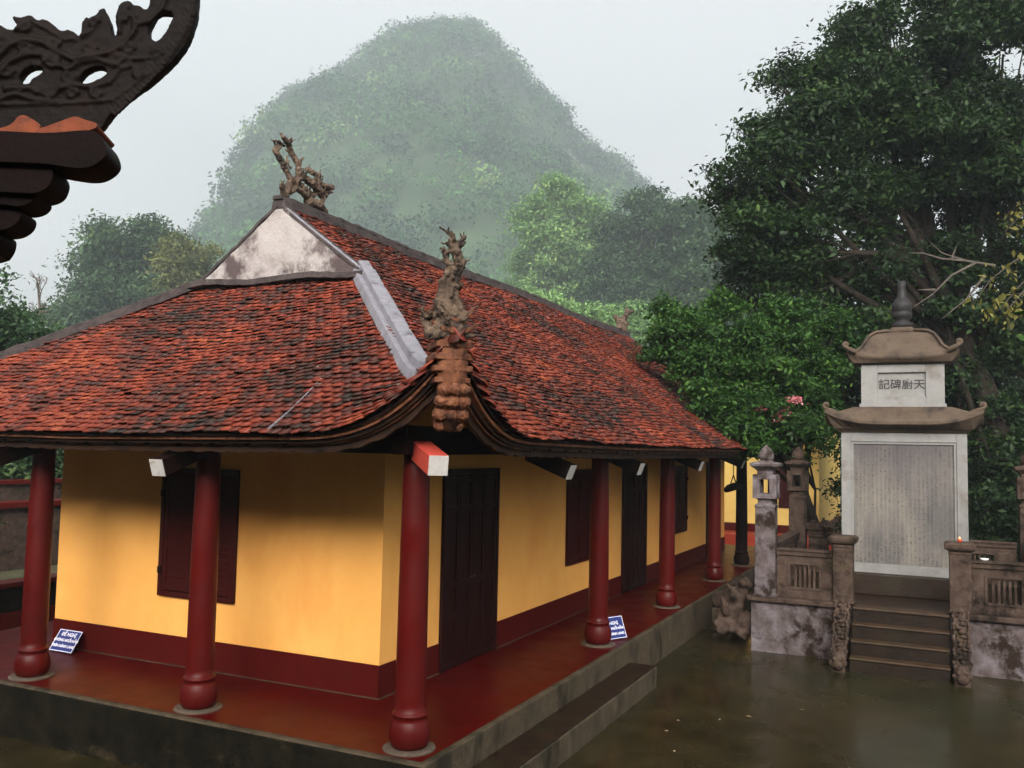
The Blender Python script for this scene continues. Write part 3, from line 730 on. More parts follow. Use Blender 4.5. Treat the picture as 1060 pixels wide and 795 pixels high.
# gable wall at the near end
def gable(gx, sgn):
    pr = []; n = 24
    for i in range(n+1):
        y = 1.12 + (3.88-1.12)*i/n; u = min(y-EY0, EY1-y)
        pr.append((y, Z0+fz(u)+.02+.012*math.sin(i*1.7)))
    zb = Z0+fz(GX0-EX0)-.12; mb = MB()
    for dx in (0, .30):
        for y, z in pr: mb.v.append((gx+sgn*dx, y, z))
        for y, z in pr: mb.v.append((gx+sgn*dx, y, zb))
    m_ = n+1
    for i in range(n):
        mb.f.append((i, i+1, m_+i+1, m_+i)); mb.f.append((2*m_+i+1, 2*m_+i, 3*m_+i, 3*m_+i+1))
        mb.f.append((i+1, i, 2*m_+i, 2*m_+i+1))
    return mb.build('gable_wall', M['gable'], tp)
gable(GX0-.135, 1); gable(GX1+.02, -1)
# a wavy mortar fillet along the gable foot, and verges
def ribbon(name, pts, wid, hgt, mat, side=None, jitter=.008, parent=tp, bevel=.01):
    pts = [Vector(p) for p in pts]; mb = MB(); n = len(pts)
    for i, p in enumerate(pts):
        t = (pts[min(i+1, n-1)]-pts[max(i-1, 0)]).normalized(); s = t.cross(Vector((0, 0, 1)))
        if s.length < 1e-6: s = Vector((0, 1, 0))
        s.normalize(); u = s.cross(t)
        if u.z < 0: u = -u
        w_ = wid*(1+random.uniform(-1, 1)*jitter*5)
        hh = hgt*(1+random.uniform(-1, 1)*jitter*6); o_ = Vector((random.uniform(-1, 1), random.uniform(-1, 1), random.uniform(-1, 1)))*jitter
        for a, b in ((-w_/2, 0), (w_/2, 0), (w_/2*.8, hh), (-w_/2*.8, hh)): mb.v.append(tuple(p+s*a+u*b+o_))
    for i in range(n-1):
        a = i*4; b = a+4
        for k in range(4): mb.f.append((a+k, a+(k+1) % 4, b+(k+1) % 4, b+k))
    mb.f.append((3, 2, 1, 0)); e = (n-1)*4; mb.f.append((e, e+1, e+2, e+3))
    return mb.build(name, mat, parent, bevel)
def lerp_pts(f, a, b, n): return [f(a+(b-a)*i/n) for i in range(n+1)]
zg = Z0+fz(GX0-EX0)
ribbon('gable_ledge', lerp_pts(lambda y: (GX0-.20, y, zg-.075+.02*math.sin(y*4)), 1.0, 4.05, 26), .20, .085, M['mortar'])
prof_pt = lambda y, gx, dz: (gx, y, Z0+fz(min(y-EY0, EY1-y))+dz)
ribbon('verge', lerp_pts(lambda y: prof_pt(y, GX0-.07, .02), 2.5, 4.0, 18), .17, .055, M['mortar'])
ribbon('verge', lerp_pts(lambda y: prof_pt(y, GX0-.07, .02), 2.42, 1.2, 14), .17, .06, M['mortar'], jitter=.002)
ribbon('verge_flashing', lerp_pts(lambda y: prof_pt(y, GX0-.125, .07), 2.36, 1.16, 14), .045, .02, M['flash'], jitter=.001, bevel=0)
ribbon('verge', lerp_pts(lambda y: prof_pt(y, GX1+.02, .035), 1.0, 4.0, 24), .20, .07, M['mortar'])
# ridge
def ridge_z(x): return Z0+fz(YC-EY0) + .02*math.sin(x*.9)
ribbon('ridge', lerp_pts(lambda x: (x, YC, ridge_z(x)-.03), GX0-.15, GX1+.18, 110), .24, .12, M['mortar'], jitter=.010)
ribbon('ridge_cap', lerp_pts(lambda x: (x, YC, ridge_z(x)+.09), GX0-.18, GX1+.20, 110), .16, .055, M['mortar'], jitter=.010)
# hip ridges
def hip(cx, cy, sx_, sy_, u0, u1, dz=0):
    return lerp_pts(lambda u: (cx+sx_*u, cy+sy_*u, float(roof_z(u, cx+sx_*u, cy+sy_*u))+dz), u0, u1, 26)
ribbon('hip_ridge', hip(EX0, EY0, 1, 1, 3.12, .62, -.03), .34, .10, M['flash'], jitter=.003)
ribbon('hip_ridge_cap', hip(EX0, EY0, 1, 1, 3.16, .66, .065), .17, .085, M['flash'], jitter=.002)
ribbon('hip_ridge', hip(EX0, EY1, 1, -1, 3.1, .3, 0), .28, .12, M['mortar'], jitter=.008)
ribbon('hip_ridge', hip(EX1, EY0, -1, 1, 3.1, .3, 0), .26, .11, M['mortar'], jitter=.006)
ribbon('hip_ridge', hip(EX1, EY1, -1, -1, 3.1, .3, 0), .26, .11, M['mortar'], jitter=.006)

# ---- upturned corner: flared clay tiles and rolled bracket
tipz = float(Z0+lift(EX0, EY0))
dg = Vector((-1, -1, 0)).normalized(); sd_ = Vector((1, -1, 0)).normalized(); zup = Vector((0, 0, 1))
tip = Vector((EX0, EY0, tipz))
def chevron(c, half, fwd, th, wing):
    """flared clay tile: a V of two wings meeting on the diagonal, wing tips turned up"""
    mb = MB(); n = 8; T = []
    for i in range(-n, n+1):
        t = i/n; a = abs(t)
        p = c + sd_*half*t - dg*fwd*(a**1.4) + zup*wing*(a**2.2)
        T.append(p)
    back = dg*-.30
    for p in T: mb.v += [tuple(p+zup*th*.5), tuple(p-zup*th*.5), tuple(p+back+zup*(th*.5-.02)), tuple(p+back-zup*(th*.5+.02))]
    m_ = len(T)
    for i in range(m_-1):
        a = i*4; b = a+4
        mb.f += [(a, b, b+1, a+1), (a+2, b+2, b, a), (a+1, b+1, b+3, a+3), (a+3, b+3, b+2, a+2)]
    mb.f += [(0, 1, 3, 2), ((m_-1)*4+1, (m_-1)*4, (m_-1)*4+2, (m_-1)*4+3)]
    return mb
dep = float(np.dot(np.array(tip)-CAM, fw))
print('tip', tip, 'depth', dep)
layers = [(.10, .165, .10, .028, .13), (.01, .190, .10, .038, .08), (-.09, .155, .08, .06, .012), (-.19, .165, .08, .055, .008), (-.285, .165, .08, .05, .004), (-.375, .150, .08, .045, .0)]
for i, (dz, half, f_, th, wg) in enumerate(layers):
    chevron(tip + zup*dz + dg*(.05-.012*i), half, f_, th, wg).build('corner_tile', M['cornerclay'], tp, .008)
MB().tube([tip+zup*.06-dg*.14, tip-zup*.15-dg*.12, tip-zup*.40-dg*.13, tip-zup*.75-dg*.22], [.13, .135, .12, .10], 12).build('corner_core', M['cornerclay'], tp, smooth=True)
mb = MB()
for i, (dz, hw, r) in enumerate([(-.455, .075, .064), (-.55, .080, .074), (-.655, .082, .075), (-.745, .072, .058)]):
    c = tip + zup*dz + dg*(-.04-.05*i)
    for s in (-1, 1): mb.ball(tuple(c+sd_*s*hw), (r, r, r*.8), 8)
    mb.ball(tuple(c+dg*.02), (r*.9, r*.9, r*.8), 8)
    mb.tube([c-dg*.05+zup*.02, c-dg*.35+zup*.05], [r*1.1, r*.9], 8)
carved('corner_bracket', M['cornerclay'], tp, mb, .009, .013, .025)

# ---- weathered dragon carvings on the roof
def px_tubes(lst, org, sc, mapf, k):
    mb = MB()
    for pts, rads in lst:
        P = [mapf(org[0]+x/sc, org[1]+y/sc) for x, y in pts]
        # add some true depth: weave the strand back and forth
        out = []
        for i, p in enumerate(P): out.append(p + Vector((math.sin(i*2.1+len(pts))*.03, math.cos(i*1.7+k)*.03, 0)))
        mb.tube(out, [r*.80 for r in rads], 8)
        rs_ = random.Random(len(pts)*31+int(pts[0][0]))
        for p, r in zip(out, rads):
            mb.ball(tuple(p), r*.84, 6)
            for _ in range(3):
                d_ = Vector((rs_.uniform(-1, 1), rs_.uniform(-1, 1), rs_.uniform(-.3, 1.2))).normalized(); L_ = r*rs_.uniform(1.2, 2.4)
                mb.tube([p, p+d_*L_*.6, p+d_*L_+Vector((0, 0, L_*.25))], [r*.42, r*.30, .007], 5)
    return mb
rg = lambda x, y: on_plane(1, YC, x, y)
S = 7.95
F1 = [([(300, 660), (300, 520), (255, 390), (225, 290), (215, 240)], [.07, .05, .055, .05, .035]), ([(330, 620), (370, 510), (390, 400), (345, 300), (290, 215), (255, 180)], [.06, .06, .055, .05, .05, .035]),
      ([(170, 198), (225, 215), (250, 240)], [.014, .018, .03]), ([(395, 390), (418, 355)], [.03, .022]),
      ([(290, 640), (360, 600), (430, 640), (520, 680)], [.06, .05, .06, .07]), ([(380, 510), (430, 600), (480, 640)], [.04, .04, .05]),
      ([(430, 500), (500, 560), (570, 640)], [.06, .075, .08]), ([(465, 440), (500, 470), (545, 490)], [.04, .05, .04]), ([(545, 490), (540, 550)], [.05, .06]),
      ([(560, 560), (620, 590), (665, 600)], [.06, .055, .025]), ([(590, 660), (640, 630), (660, 580)], [.05, .035, .018]), ([(260, 560), (245, 590), (260, 650)], [.03, .035, .05]),
      ([(480, 700), (560, 740), (600, 790)], [.09, .08, .05]), ([(300, 330), (300, 400), (310, 430)], [.015, .02, .02])]
carved('dragon_carving', M['carvewood'], tp, px_tubes(F1, (260, 120), S, rg, 1), .011, .020, .035)
cn = lambda x, y: at(x, y, dep+.02)
S = 5.675
F2 = [([(225, 695), (215, 620), (205, 540), (225, 420), (240, 310), (235, 230), (222, 190)], [.085, .075, .065, .055, .055, .05, .035]),
      ([(180, 695), (160, 620), (150, 540), (160, 430), (182, 320), (180, 260), (168, 215)], [.07, .05, .035, .03, .035, .03, .02]),
      ([(255, 695), (250, 600), (250, 480), (255, 380), (258, 290), (245, 220)], [.06, .05, .035, .035, .03, .03]),
      ([(222, 200), (205, 140), (190, 110), (168, 92)], [.035, .03, .02, .008]), ([(235, 195), (270, 155), (290, 135), (306, 118)], [.03, .022, .014, .006]),
      ([(245, 205), (270, 190), (298, 172)], [.028, .02, .008]), ([(215, 200), (190, 185), (168, 180)], [.028, .02, .014]), ([(180, 250), (160, 225), (158, 212)], [.02, .018, .01]),
      ([(85, 715), (60, 680), (50, 620), (62, 565)], [.06, .04, .035, .02]), ([(60, 610), (95, 600), (120, 640), (125, 700)], [.025, .03, .03, .05]),
      ([(130, 720), (135, 660), (130, 600), (140, 560)], [.05, .03, .022, .015]), ([(240, 440), (262, 432)], [.03, .02]), ([(190, 450), (205, 380), (215, 330)], [.035, .03, .02])]
carved('dragon_carving', M['carvewood'], tp, px_tubes(F2, (430, 220), S, cn, 2), .009, .016, .03)
F3 = [([(300, 280), (290, 240), (300, 200), (330, 165), (355, 150)], [.13, .13, .11, .09, .05]), ([(265, 260), (262, 210), (250, 175)], [.10, .08, .04]), ([(310, 200), (325, 145), (345, 140)], [.08, .07, .05])]
carved('dragon_carving', M['carvewood'], tp, px_tubes(F3, (600, 300), 6.625, rg, 3), .03, .02, .1)

# ================================================================== ROOF CORNER OVERHEAD (near building)
rc = thing('roof_corner', 'dark carved eave corner with clay tiles hanging in the upper left, close by', 'roof corner', tuple(at(60, 130, 2.7)))
ND = 2.7
def plane_pt(x, y, off=0):      # vertical plane 2.7 m ahead, facing the viewer's terrace
    d = fw*FOC + rt*(x-530) - up*(y-397.5); nrm = np.array([math.cos(YAW+.15), math.sin(YAW+.15), 0.0]); t = ND/np.dot(d, nrm)
    return Vector((CAM + t*d + nrm*off).tolist())
def extrude_poly(poly, holes, near, far, n_=None):
    bm = bmesh.new(); edges = []
    for lp in [poly]+holes:
        vs = [bm.verts.new(plane_pt(x/3.18, y/3.18, near)) for x, y in lp]
        for i in range(len(vs)): edges.append(bm.edges.new((vs[i], vs[(i+1) % len(vs)])))
    r = bmesh.ops.triangle_fill(bm, edges=edges, use_beauty=True)
    nrm = Vector((math.cos(YAW+.15), math.sin(YAW+.15), 0))
    fs = [f for f in bm.faces]; e = bmesh.ops.extrude_face_region(bm, geom=fs)
    bmesh.ops.translate(bm, vec=nrm*(far-near), verts=[v for v in e['geom'] if isinstance(v, bmesh.types.BMVert)])
    bmesh.ops.recalc_face_normals(bm, faces=bm.faces)
    me = bpy.data.meshes.new('p'); bm.to_mesh(me); bm.free(); return me
def chaikin(p, it=2):
    for _ in range(it):
        q = []
        for i in range(len(p)):
            a, b = p[i], p[(i+1) % len(p)]
            q += [(a[0]*.75+b[0]*.25, a[1]*.75+b[1]*.25), (a[0]*.25+b[0]*.75, a[1]*.25+b[1]*.75)]
        p = q
    return p
out = [(-260, 60), (-150, 95), (-60, 70), (0, 85), (45, 110), (70, 97), (42, 60), (78, 68), (105, 55), (130, 77), (150, 68), (178, 84), (205, 112), (230, 105), (255, 117), (270, 135), (275, 85), (290, 60), (302, 74), (345, 28), (357, 55), (370, 85), (378, 132), (393, 120), (385, 70), (392, 30), (412, 12), (435, 10), (442, 24), (465, 28), (478, 42), (498, 34), (500, -40), (520, -120), (600, -150), (640, -80), (656, -20), (655, 30), (645, 90), (620, 150), (580, 205), (530, 255), (470, 300), (420, 335), (385, 365), (360, 400), (338, 437), (200, 447), (-260, 447)]
hol = [[(75, 270), (92, 240), (115, 232), (138, 236), (138, 250), (112, 262), (105, 280)], [(272, 272), (290, 245), (320, 233), (346, 240), (348, 254), (320, 268), (292, 279)], [(500, 105), (515, 75), (530, 57), (560, 60), (565, 75), (545, 110), (525, 133), (510, 125)]]
body = extrude_poly(chaikin(out, 1), [chaikin([(cx_+(x-cx_)*1.3, cy_+(y-cy_)*1.35) for x, y in h_], 2) for h_ in hol for cx_, cy_ in [(sum(q[0] for q in h_)/len(h_), sum(q[1] for q in h_)/len(h_))]], -.02, .02)
relief = MB()
def swirl(pts, r0, r1=None, off=-.02):
    r0 *= .8; r1 = (r1*.8 if r1 else None)
    n = len(pts); r1 = r1 or r0
    P = [plane_pt(x/3.18, y/3.18, off) for x, y in pts]
    relief.tube(P, [(r0+(r1-r0)*i/(n-1)) for i in range(n)], 8)
swirl([(-200, 200), (-60, 230), (0, 200), (40, 160), (90, 140), (150, 150), (200, 185), (250, 205), (310, 195), (380, 180), (420, 150), (450, 110), (450, 70), (420, 50)], .016, .010)
swirl([(0, 260), (40, 215), (90, 190), (150, 190), (190, 215), (230, 240), (270, 215), (330, 205), (380, 225)], .013, .009)
swirl([(200, 300), (250, 290), (310, 295), (370, 280), (400, 240), (440, 220)], .012, .006)
swirl([(390, 190), (440, 205), (500, 200)], .010, .006); swirl([(380, 220), (410, 235), (440, 228), (430, 212)], .009, .006)
swirl([(20, 300), (70, 300), (120, 300), (170, 330)], .014, .008); swirl([(180, 330), (210, 290), (240, 300)], .012, .007); swirl([(0, 340), (60, 320), (130, 340), (200, 345)], .012, .008)
swirl([(155, 215), (175, 195), (200, 205), (200, 225), (180, 232), (165, 222)], .013, .010)
swirl([(275, 130), (310, 110), (340, 60)], .010, .005); swirl([(60, 110), (110, 80), (170, 110), (215, 140), (255, 140)], .010, .007)
swirl([(400, 120), (400, 60), (430, 30)], .010, .006); swirl([(460, 90), (500, 80), (540, 40), (560, -30)], .012, .008)
swirl([(646, -60), (638, 40), (610, 120), (560, 195), (500, 250), (430, 300), (380, 335)], .007, .006); swirl([(-250, 352), (0, 352), (150, 352), (300, 345), (380, 338)], .007, .006)
for (cx_, cy_, rr_, tn_) in ((30, 240, 26, 1), (165, 205, 24, -1), (232, 262, 26, 1), (385, 205, 24, 1), (430, 175, 22, -1), (300, 165, 26, 1), (90, 175, 24, -1), (20, 140, 26, 1), (185, 150, 22, 1), (245, 320, 22, -1), (320, 312, 22, 1), (60, 312, 22, -1), (130, 300, 20, 1), (408, 60, 22, 1), (315, 85, 18, -1), (90, 95, 20, 1), (520, 190, 22, -1), (460, 250, 20, 1), (-60, 180, 28, 1), (-60, 280, 26, -1), (-140, 160, 28, 1)):
    swirl([(cx_+rr_*(1-.11*i_)*math.cos(tn_*i_*.95), cy_+rr_*(1-.11*i_)*math.sin(tn_*i_*.95)) for i_ in range(9)], .010, .006)
for i_ in range(26):                       # scale ticks along the outer rim
    t_ = i_/25; x_ = 640-250*t_**1.25; y_ = 60+330*t_**.85
    swirl([(x_, y_), (x_-16, y_-12), (x_-26, y_-30)], .007, .004)
bm = bmesh.new(); bm.from_mesh(body); tmpm = relief.mesh(); bm.from_mesh(tmpm); comb = bpy.data.meshes.new('c'); bm.to_mesh(comb); bm.free()
class _W:                                   # adaptor for carved()
    def __init__(s, me): s.me = me
    def mesh(s): return s.me
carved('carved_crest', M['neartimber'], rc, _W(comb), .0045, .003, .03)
def slab(poly, near, far, mat, name, bev=.01):
    o = link(name, extrude_poly(chaikin(poly, 2), [], near, far), mat, rc)
    b = o.modifiers.new('b', 'BEVEL'); b.width = bev; b.segments = 3; b.limit_method = 'ANGLE'; b.angle_limit = math.radians(50)
slab([(155, 462), (195, 450), (260, 425), (282, 418), (310, 430), (350, 440), (352, 455), (320, 466), (230, 475), (165, 480)], -.09, .08, M['terra'], 'clay_tile', .004)
slab([(-40, 490), (-20, 458), (70, 447), (100, 400), (160, 435), (166, 450), (128, 486), (60, 490)], -.075, .06, M['terra'], 'clay_tile', .004)
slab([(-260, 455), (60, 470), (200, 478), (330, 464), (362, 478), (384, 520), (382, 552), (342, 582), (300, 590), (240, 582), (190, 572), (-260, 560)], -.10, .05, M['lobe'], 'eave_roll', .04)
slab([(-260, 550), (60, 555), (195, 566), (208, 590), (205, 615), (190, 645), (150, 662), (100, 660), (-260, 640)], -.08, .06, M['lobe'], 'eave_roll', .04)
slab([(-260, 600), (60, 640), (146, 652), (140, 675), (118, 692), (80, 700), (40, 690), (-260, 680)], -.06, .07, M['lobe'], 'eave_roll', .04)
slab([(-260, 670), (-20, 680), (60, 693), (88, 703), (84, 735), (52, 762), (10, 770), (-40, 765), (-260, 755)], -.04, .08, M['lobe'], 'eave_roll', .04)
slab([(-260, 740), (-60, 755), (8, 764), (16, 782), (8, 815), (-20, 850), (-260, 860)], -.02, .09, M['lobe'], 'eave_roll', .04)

# ================================================================== STELE TERRACE
TX0, TX1, TY0, TY1 = 7.0, 10.95, -7.05, -2.55; SC = -4.80
te = thing('stele_terrace', 'raised stone terrace with balustrades, lantern posts and steps around the stele', 'terrace', (TX0, SC, GZ))
mb = MB(); mb.box(TX0+.03, TX1, SC+.78, TY1, GZ-.1, .27); mb.box(TX0+.03, TX1, TY0, SC-.78, GZ-.1, .27); mb.box(TX0+.04, TX1, SC-.78, SC+.78, GZ-.1, .27)
mb.build('base', M['limewash'], te, .015)
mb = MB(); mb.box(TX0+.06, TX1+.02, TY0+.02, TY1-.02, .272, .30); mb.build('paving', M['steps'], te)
for q_ in ((TX0-.05, TX0+.33, SC+.72, TY1+.06), (TX0-.05, TX0+.33, TY0-.06, SC-.72), (TX0+.331, TX1+.05, TY1-.32, TY1+.06), (TX0+.331, TX1+.05, TY0-.06, TY0+.32)):
    MB().box(*q_, .262, .345).build('ledge', M['stone'], te, .018)
# stair: 4 risers
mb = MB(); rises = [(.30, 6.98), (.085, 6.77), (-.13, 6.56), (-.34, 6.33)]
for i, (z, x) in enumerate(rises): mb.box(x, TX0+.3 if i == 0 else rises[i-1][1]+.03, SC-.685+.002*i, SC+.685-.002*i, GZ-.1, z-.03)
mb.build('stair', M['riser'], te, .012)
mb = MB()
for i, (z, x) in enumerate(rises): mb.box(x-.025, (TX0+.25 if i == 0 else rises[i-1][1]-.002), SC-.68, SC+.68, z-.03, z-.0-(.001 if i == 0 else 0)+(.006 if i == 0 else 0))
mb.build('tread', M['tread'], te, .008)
# gate posts either side of the stair
def gate_post(y, label=None):
    mb = MB(); mb.square_lathe([(.345, .165), (.37, .165), (.371, .150), (1.20, .150), (1.22, .160), (1.24, .150), (1.25, .155)], (TX0+.16, y, 0), .012)
    o = mb.build('gate_post', M['stone'], te, .006)
    mb = MB(); mb.box(TX0+.002, TX0+.008, y-.10, y+.10, .45, 1.14); mb.build('post_panel', M['stone'], o, .002)
    mb = MB(); mb.square_lathe([(1.251, .155), (1.28, .20), (1.31, .215), (1.36, .215), (1.385, .17)], (TX0+.16, y, 0), .01); mb.build('post_cap', M['stone'], o, .008)
gate_post(SC+.83); gate_post(SC-.83)
# lantern posts
def lantern_post(x, y, s=1.0, z0=.345, mat=None):
    mat = mat or M['stone']; c = (x, y, z0)
    mb = MB(); mb.square_lathe([(0, .185), (.04, .185), (.041, .165), (1.42, .155), (1.44, .165), (1.47, .165), (1.50, .120), (1.56, .120), (1.58, .165)], c, .012)
    o = mb.build('lantern_post', mat, te, .006)
    mb = MB(); mb.box(x-.166, x-.160, y-.115, y+.115, z0+.12, z0+1.34); mb.build('shaft_panel', mat, o, .002)
    lb = MB(); zl, zt = z0+1.58, z0+1.97; r = .19; wd = .075
    for sx_ in (-1, 1):
        for sy_ in (-1, 1): lb.box(*(sorted((x+sx_*r, x+sx_*wd))), *(sorted((y+sy_*r, y+sy_*wd))), zl+.08, zt-.08)
    lb.box(x-r, x+r, y-r, y+r, zl, zl+.08); lb.box(x-r, x+r, y-r, y+r, zt-.08, zt)
    for sx_ in (-1, 1):
        lb.box(x+sx_*(r+.006)-.006, x+sx_*(r+.006)+.006, y-.12, y-.095, zl+.05, zt-.05); lb.box(x+sx_*(r+.006)-.006, x+sx_*(r+.006)+.006, y+.095, y+.12, zl+.05, zt-.05)
    lb.build('lantern_box', mat, o, .014)
    mb = MB(); mb.square_lathe([(1.972, .13), (2.03, .13), (2.06, .16), (2.11, .225), (2.15, .235), (2.17, .19), (2.18, .11), (2.20, .10)], c, .01); mb.build('lantern_roof', mat, o, .006)
    mb = MB(); mb.lathe([(2.20, .09), (2.22, .115), (2.27, .125), (2.33, .115), (2.39, .075), (2.43, .035), (2.46, .008)], c, 20); mb.build('lotus_bud', mat, o, smooth=True)
    return o
p1 = lantern_post(TX0+.12, -2.78, mat=M['limewash'])
lantern_post(10.75, -2.78); lantern_post(10.75, -6.82); lantern_post(TX0+.12, -6.82)
# balustrade panels
def balustrade(axis, a0, a1, pos, mat=None, slats=True, front=-1):
    """pierced stone panel between posts: frame, five slats, top rail"""
    mat = mat or M['stone']; z0, z1 = .345, 1.02; t = .055
    def bx(m_, a, b, d0, d1, zz0, zz1):
        (m_.box(d0, d1, a, b, zz0, zz1) if axis == 'y' else m_.box(a, b, d0, d1, zz0, zz1))
    mb = MB(); ln = a1-a0; mid = (a0+a1)/2
    wdt = min(.46, ln*.5); w0, w1 = (mid-wdt/2, mid+wdt/2); n = 1
    if ln > 1.4: n = int(ln/.95)
    cells = [(a0+ln*(i+.5)/n-wdt/2, a0+ln*(i+.5)/n+wdt/2) for i in range(n)]
    zb, zt = .52, .88
    bx(mb, a0, a1, pos-t, pos+t, z0, zb); bx(mb, a0, a1, pos-t, pos+t, zt, z1)
    cur = a0
    for c0, c1 in cells:
        bx(mb, cur, c0, pos-t, pos+t, zb, zt); cur = c1
        for i in range(6):
            if i in (0,): continue
            cc_ = c0+(c1-c0)*(i)/6.0; bx(mb, cc_-.020, cc_+.020, pos-t*.6, pos+t*.6, zb, zt)
    bx(mb, cur, a1, pos-t, pos+t, zb, zt)
    o = mb.build('balustrade', mat, te, .006)
    for c0, c1 in cells:
        tr = MB()
        for sd in (-1, 1):
            d0, d1 = sorted((pos+sd*t, pos+sd*(t+.014)))
            bx(tr, c0-.045, c1+.045, d0, d1, zt, zt+.04); bx(tr, c0-.045, c1+.045, d0, d1, zb-.04, zb)
            bx(tr, c0-.045, c0-.002, d0, d1, zb, zt); bx(tr, c1+.002, c1+.045, d0, d1, zb, zt)
        tr.build('panel_moulding', mat, o, .004)
    rl = MB(); bx(rl, a0, a1, pos-.085, pos+.085, z1+.001, z1+.075); bx(rl, a0, a1, pos-.11, pos+.11, z1+.076, z1+.105); rl.build('top_rail', mat, o, .008)
balustrade('y', SC+.98, -2.95, TX0+.16); balustrade('y', -6.65, SC-.98, TX0+.16)
balustrade('x', TX0+.30, 10.56, -2.74); balustrade('x', TX0+.30, 10.56, -6.86)
balustrade('y', -6.62, -2.98, 10.78)
# dragon rails beside the stair
def dragon_rail(y):
    mb = MB(); P = [(7.02, .30), (6.93, .22), (6.80, .05), (6.66, -.10), (6.52, -.24), (6.38, -.36), (6.28, -.46)]
    mb.tube([(x, y, z-.02) for x, z in P], [.10, .11, .10, .11, .10, .11, .12], 10)
    for i, (x, z) in enumerate(P):
        for s in (-1, 1): mb.ball((x-.02, y+s*.07, z+.02-.02*(i % 2)), (.055, .045, .055), 6)
        mb.ball((x-.04, y, z+.05), (.05, .06, .045), 6)
    mb.box(6.22, 7.0, y-.10, y+.10, GZ-.05, -.42); mb.box(6.5, 7.0, y-.10, y+.10, -.42, -.18); mb.box(6.75, 7.0, y-.10, y+.10, -.18, .08)
    mb.ball((6.27, y, -.36), (.10, .10, .10), 8); mb.ball((6.20, y, -.45), (.08, .08, .07), 8)
    for s in (-1, 1): mb.ball((6.19, y+s*.05, -.36), .028, 6); mb.tube([(6.30, y+s*.05, -.30), (6.38, y+s*.07, -.20)], [.025, .012], 6)
    mb.tube([(6.97, y, .25), (6.95, y+.02, .33)], [.09, .08], 8)
    for i_ in range(16):
        t_ = i_/15; x_ = 7.0-.72*t_; z_ = .36-.78*t_
        for s_ in (-1, 1): mb.ball((x_-.05, y+s_*(.095+.012*math.sin(i_*2.2)), z_), (.032, .03, .04), 5)
        mb.ball((x_-.07, y+.03*math.sin(i_*1.9), z_+.02), (.035, .045, .028), 5)
    carved('dragon_rail', M['stone'], te, mb, .011, .008, .03)
dragon_rail(SC+.83); dragon_rail(SC-.83)

# ================================================================== THE STELE
sx0, sx1 = 8.55, 9.25; sy0, sy1 = SC-.985, SC+.985
sl = thing('stele', 'tall pale stone stele shrine with two small roofs and engraved panel', 'stele', (8.9, SC, .3))
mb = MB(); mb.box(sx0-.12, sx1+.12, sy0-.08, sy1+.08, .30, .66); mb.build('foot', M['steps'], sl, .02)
mb = MB(); mb.box(sx0, sx1, sy0, sy0+.16, .66, 3.06); mb.box(sx0, sx1, sy1-.16, sy1, .66, 3.06); mb.box(sx0, sx1, sy0+.16, sy1-.16, 2.90, 3.06); mb.box(sx0, sx1, sy0+.16, sy1-.16, .66, .78); mb.box(sx0+.07, sx1, sy0+.16, sy1-.16, .78, 2.90)
mb.build('frame', M['stelestone'], sl, .006)
mb = MB(); d = .012
for a, b, c, e in ((sy0+.16, sy1-.16, 2.86, 2.90), (sy0+.16, sy1-.16, .78, .82)): mb.box(sx0+.02, sx0+.068, a, b, c, e)
mb.box(sx0+.02, sx0+.068, sy0+.16, sy0+.20, .82, 2.86); mb.box(sx0+.02, sx0+.068, sy1-.20, sy1-.16, .82, 2.86)
mb.build('inner_moulding', M['stelestone'], sl, .004)
mb = MB(); mb.box(sx0+.045, sx0+.067, sy0+.202, sy1-.202, .822, 2.858); mb.build('inscribed_panel', M['inscription'], sl)
def loft_roof(name, rings, mat, cx, cy, N_=14, bevel=0, parent=sl):
    """rings: (half_x, half_y, z, corner lift)"""
    mb = MB(); m_ = N_*4
    for hx, hy, z, lf in rings:
        for s in range(4):
            for i in range(N_):
                t = -1+2*i/N_
                x, y = [(-hx, hy*t), (hx*t, hy), (hx, -hy*t), (-hx*t, -hy)][s]
                ex = abs(x)/hx; ey = abs(y)/hy; k = (ex*ey)
                mb.v.append((cx+x, cy+y, z+lf*(max(0, k-.25)/.75)**2.6))
    for r in range(len(rings)-1):
        for i in range(m_): mb.f.append((r*m_+i, r*m_+(i+1) % m_, (r+1)*m_+(i+1) % m_, (r+1)*m_+i))
    mb.f.append(tuple(reversed(range(m_)))); e = (len(rings)-1)*m_; mb.f.append(tuple(e+i for i in range(m_)))
    bm = bmesh.new(); me = mb.mesh(); bm.from_mesh(me); bmesh.ops.recalc_face_normals(bm, faces=bm.faces); bm.to_mesh(me); bm.free()
    o = link(name, me, mat, parent, False); return o
ccx = (sx0+sx1)/2
loft_roof('lower_roof', [(.38, 1.02, 3.062, 0), (.42, 1.05, 3.10, 0), (.46, 1.08, 3.12, 0), (.60, 1.21, 3.18, .18), (.62, 1.23, 3.20, .19), (.62, 1.23, 3.245, .20), (.60, 1.20, 3.27, .17), (.52, 1.06, 3.35, .05), (.44, .92, 3.43, .02), (.36, .80, 3.49, 0), (.34, .76, 3.50, 0)], M['steleroof'], ccx, SC)
def curl(y, z, s, r=.045):
    mb = MB(); P = []
    for i in range(9):
        a = i/8*5.2; rr = r*(1.25-.10*i); P.append((sx0-.18+.003*i, y+s*(rr*math.sin(a)), z+.06-rr*math.cos(a)))
    mb.tube([(sx0-.12, y-s*.16, z-.07), (sx0-.17, y-s*.05, z-.02)]+P, [.05, .04]+[.03]*9, 7)
    o = carved('roof_curl', M['steleroof'], sl, mb, .010, .004, .04)
for s in (-1, 1): curl(SC+s*1.21, 3.46, s)
